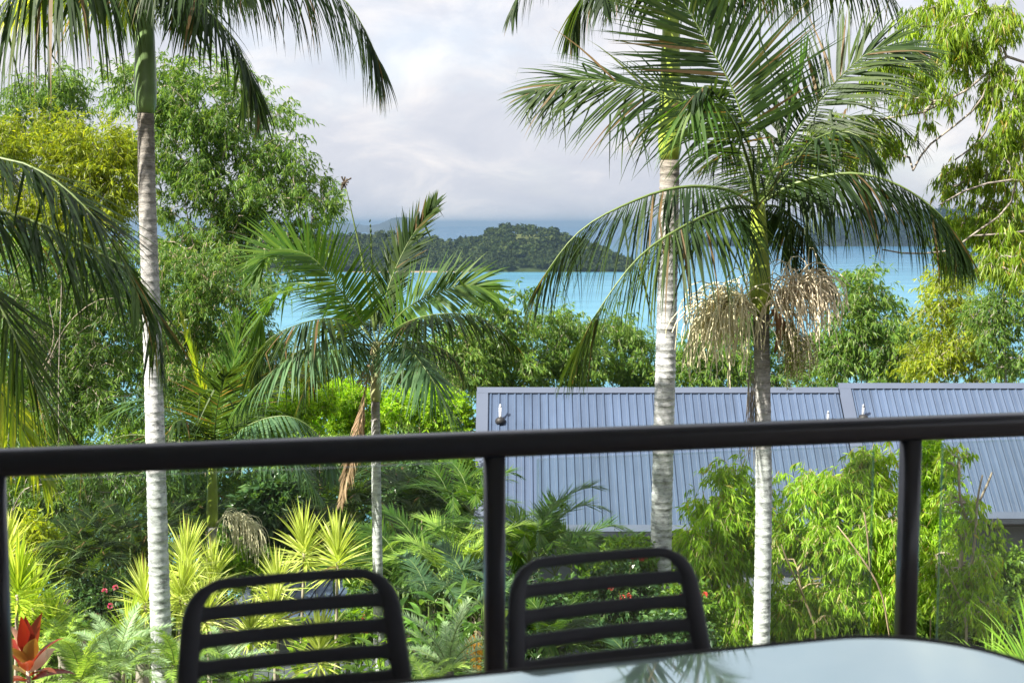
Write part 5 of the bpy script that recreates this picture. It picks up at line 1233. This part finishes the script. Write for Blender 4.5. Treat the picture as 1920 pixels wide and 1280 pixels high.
# ginger clumps: broad arching leaves on canes
def ginger(label, px, py, d, n_cane, hgt, lf, seed, mat='ginger', wd=.065, name="ginger_plant", spread=.28, group="broad leaved clumps below the balcony"):
    rg = np.random.default_rng(seed); c = P(px, py, d); base = np.array([c[0], c[1], float(ground(c[0], c[1]))]); H = max(c[2] - base[2], hgt)
    t_ = thing(name, label, "plant", base, 0, group); st = MB(); b = MB()
    for i in range(n_cane):
        o0 = np.array([rg.normal(0, spread * .6), rg.normal(0, spread * .5), 0]); tip = o0 * 1.7 + np.array([rg.normal(0, .1), rg.normal(0, .1), H * rg.uniform(.75, 1.05)])
        q = spline([o0, (o0 + tip) / 2 + np.array([0, 0, .08]), tip], 8); st.tube(q, np.linspace(.010, .004, 8), 4)
        k = 9; s = np.linspace(.45, 1, k); pos = np.stack([np.interp(s * 7, np.arange(8), q[:, j]) for j in range(3)], 1)
        a = rg.uniform(0, 6.28) + np.arange(k) * math.pi + rg.normal(0, .3, k); el = np.radians(rg.uniform(20, 60, k))
        D = np.stack([np.cos(a) * np.cos(el), np.sin(a) * np.cos(el), np.sin(el)], 1)
        blades(b, pos, D, lf * rg.uniform(.75, 1.15, k), wd * rg.uniform(.8, 1.1, k), .75, rg, prof=(.35, .85, 1, .8, .42))
    put("cane", st.mesh("cane", M['midrib']), t_)
    put("foliage", b.mesh("foliage", M[mat]), t_)
ginger("ginger clump filling the gap right of the left chair", 800, 1125, 13.5, 16, .8, .36, 601)
ginger("ginger clump leaning on the middle railing post", 865, 1135, 14.0, 14, .8, .34, 602)
ginger("ginger clump low behind the left chair's right side", 752, 1225, 13.0, 14, .6, .32, 603)
ginger("yellow leaved clump behind the middle of the left chair", 470, 1225, 12.5, 14, .6, .17, 604, 'lime', .085)
ginger("lime leaved clump right of the shed behind the left chair", 632, 1150, 15.0, 16, .6, .18, 605, 'lime', .085, spread=.45)
ginger("lime leaved clump at the left chair's lower left corner", 395, 1215, 12.5, 12, .6, .16, 606, 'lime', .08)
# long grassy clump at the right edge
rg = np.random.default_rng(610); c = P(1925, 1262, 8.4); base = np.array([c[0], c[1], float(ground(c[0], c[1]))])
for i, (lb, px, d, n, l) in enumerate([("clump of long grassy leaves at the lower right edge", 1935, 8.4, 80, .62), ("smaller grassy clump left of the one at the right edge", 1862, 9.4, 60, .45)]):
    c = P(px, 1290, d); base = np.array([c[0], c[1], float(ground(c[0], c[1]))])
    t_ = thing("grass_clump", lb, "plant", base, 0, "long leaved grass clumps"); b = MB()
    b.tube([np.zeros(3), c - base], [.06, .05], 8); put("stem", b.mesh("stem", M['bark_grey'], True), t_)
    a = rg.uniform(0, 6.28, n); el = np.radians(rg.uniform(25, 88, n)); D = np.stack([np.cos(a) * np.cos(el), np.sin(a) * np.cos(el), np.sin(el)], 1)
    b = MB(); blades(b, np.repeat((c - base)[None], n, 0) + D * .03, D, l * rg.uniform(.6, 1.15, n), .020, .55, rg); put("foliage", b.mesh("foliage", M['strap']), t_)

# flowering and filler bushes
def bush(label, px, py, rx, ry, d, leafm, n_cl=60, leaf=(.09, .045), flowers=0, fm='red_flower', seed=0, group=None, name="bush", **kw):
    bl = [blob(px, py, rx, ry, d), blob(px - rx * .5, py + ry * .3, rx * .6, ry * .7, d), blob(px + rx * .5, py + ry * .35, rx * .6, ry * .7, d)]
    t_ = tree(label, [(px, py + ry * .8), (px, py + ry * .2)], d, bl, leafm, 'bark_dark', name=name, cat="bush", group=group, n_cl=n_cl, twigs=9, leaves=10, leaf=leaf, twig=kw.get('twig', .22), droop=kw.get('droop', .25), seed=seed, hollow=.45)
    rg = np.random.default_rng(seed + 1000); base = np.array(t_.location)
    for i in range(flowers):
        k = rg.uniform(-.9, .9), rg.uniform(-.9, .5); c = P(px + k[0] * rx, py + k[1] * ry, d - math.sqrt(max(0, 1 - .6 * k[0] ** 2 - .5 * k[1] ** 2)) * (rx + ry) * .5 * d / F_PX - .06) - base
        b = MB(); n = 46; D = nrm(rg.normal(size=(n, 3)) + np.array([0, -.5, .5])); leaf_cloud(b, c + D * .022, D, np.full(n, .022), np.full(n, .017), rg)
        put("flower_cluster", b.mesh("flower_cluster", M[fm]), t_)
    return t_
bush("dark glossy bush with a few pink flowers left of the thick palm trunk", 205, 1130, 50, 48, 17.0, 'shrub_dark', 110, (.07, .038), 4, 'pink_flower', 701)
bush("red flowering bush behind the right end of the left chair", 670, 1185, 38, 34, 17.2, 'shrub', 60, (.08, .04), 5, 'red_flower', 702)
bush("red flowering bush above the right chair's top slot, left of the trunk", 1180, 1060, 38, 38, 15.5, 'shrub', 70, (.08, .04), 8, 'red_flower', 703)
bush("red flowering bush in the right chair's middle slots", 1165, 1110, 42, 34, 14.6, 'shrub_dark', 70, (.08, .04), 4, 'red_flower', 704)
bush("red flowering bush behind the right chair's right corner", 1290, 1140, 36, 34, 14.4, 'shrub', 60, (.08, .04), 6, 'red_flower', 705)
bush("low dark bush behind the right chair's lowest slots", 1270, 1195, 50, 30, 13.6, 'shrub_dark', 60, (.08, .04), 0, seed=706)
FB = "shady filler bushes on the slope"
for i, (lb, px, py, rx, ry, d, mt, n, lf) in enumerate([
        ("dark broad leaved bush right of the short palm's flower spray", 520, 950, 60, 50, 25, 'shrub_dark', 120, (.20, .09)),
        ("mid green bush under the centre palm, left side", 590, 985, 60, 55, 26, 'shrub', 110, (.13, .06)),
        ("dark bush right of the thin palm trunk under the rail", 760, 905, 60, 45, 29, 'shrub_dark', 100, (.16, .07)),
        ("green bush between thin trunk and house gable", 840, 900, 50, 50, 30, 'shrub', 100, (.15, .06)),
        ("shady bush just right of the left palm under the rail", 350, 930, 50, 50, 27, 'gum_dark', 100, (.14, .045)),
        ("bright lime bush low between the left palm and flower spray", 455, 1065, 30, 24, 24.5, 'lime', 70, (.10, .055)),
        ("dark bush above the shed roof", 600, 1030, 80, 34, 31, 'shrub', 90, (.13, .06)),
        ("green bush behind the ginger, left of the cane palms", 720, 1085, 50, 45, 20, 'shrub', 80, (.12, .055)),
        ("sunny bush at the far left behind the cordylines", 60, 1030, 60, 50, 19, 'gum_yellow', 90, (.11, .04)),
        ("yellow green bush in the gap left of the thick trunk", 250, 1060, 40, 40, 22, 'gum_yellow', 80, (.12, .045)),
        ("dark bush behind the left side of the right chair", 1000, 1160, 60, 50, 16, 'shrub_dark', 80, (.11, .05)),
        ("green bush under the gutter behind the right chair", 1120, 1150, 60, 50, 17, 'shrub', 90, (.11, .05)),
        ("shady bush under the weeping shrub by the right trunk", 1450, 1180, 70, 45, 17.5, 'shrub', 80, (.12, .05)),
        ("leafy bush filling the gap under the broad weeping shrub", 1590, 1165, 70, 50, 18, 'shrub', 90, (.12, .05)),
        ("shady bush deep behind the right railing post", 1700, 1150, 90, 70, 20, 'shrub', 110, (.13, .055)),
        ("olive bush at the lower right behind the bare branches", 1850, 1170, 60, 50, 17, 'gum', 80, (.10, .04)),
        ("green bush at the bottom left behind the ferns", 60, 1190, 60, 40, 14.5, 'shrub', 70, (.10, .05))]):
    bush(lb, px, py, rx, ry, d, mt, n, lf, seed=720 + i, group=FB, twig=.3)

# leafy ground cover on the slope
rg = np.random.default_rng(801); n = 60000
y = rg.uniform(7.5, 34, n); x = rg.uniform(-.46, .46, n) * y
pos = np.stack([x, y, ground(x, y) + rg.uniform(0, .25, n) * (.5 + .5 * np.sin(x * 2.1) * np.cos(y * 1.7))], 1)
b = MB(); leaf_cloud(b, pos, nrm(rg.normal(size=(n, 3)) + np.array([0, 0, .5])), rg.uniform(.07, .2, n), rg.uniform(.03, .07, n), rg)
tag(put("ground_cover", b.mesh("ground_cover", M['shrub'])), "low leafy ground cover under the shrubs", "ground cover", kind="stuff")
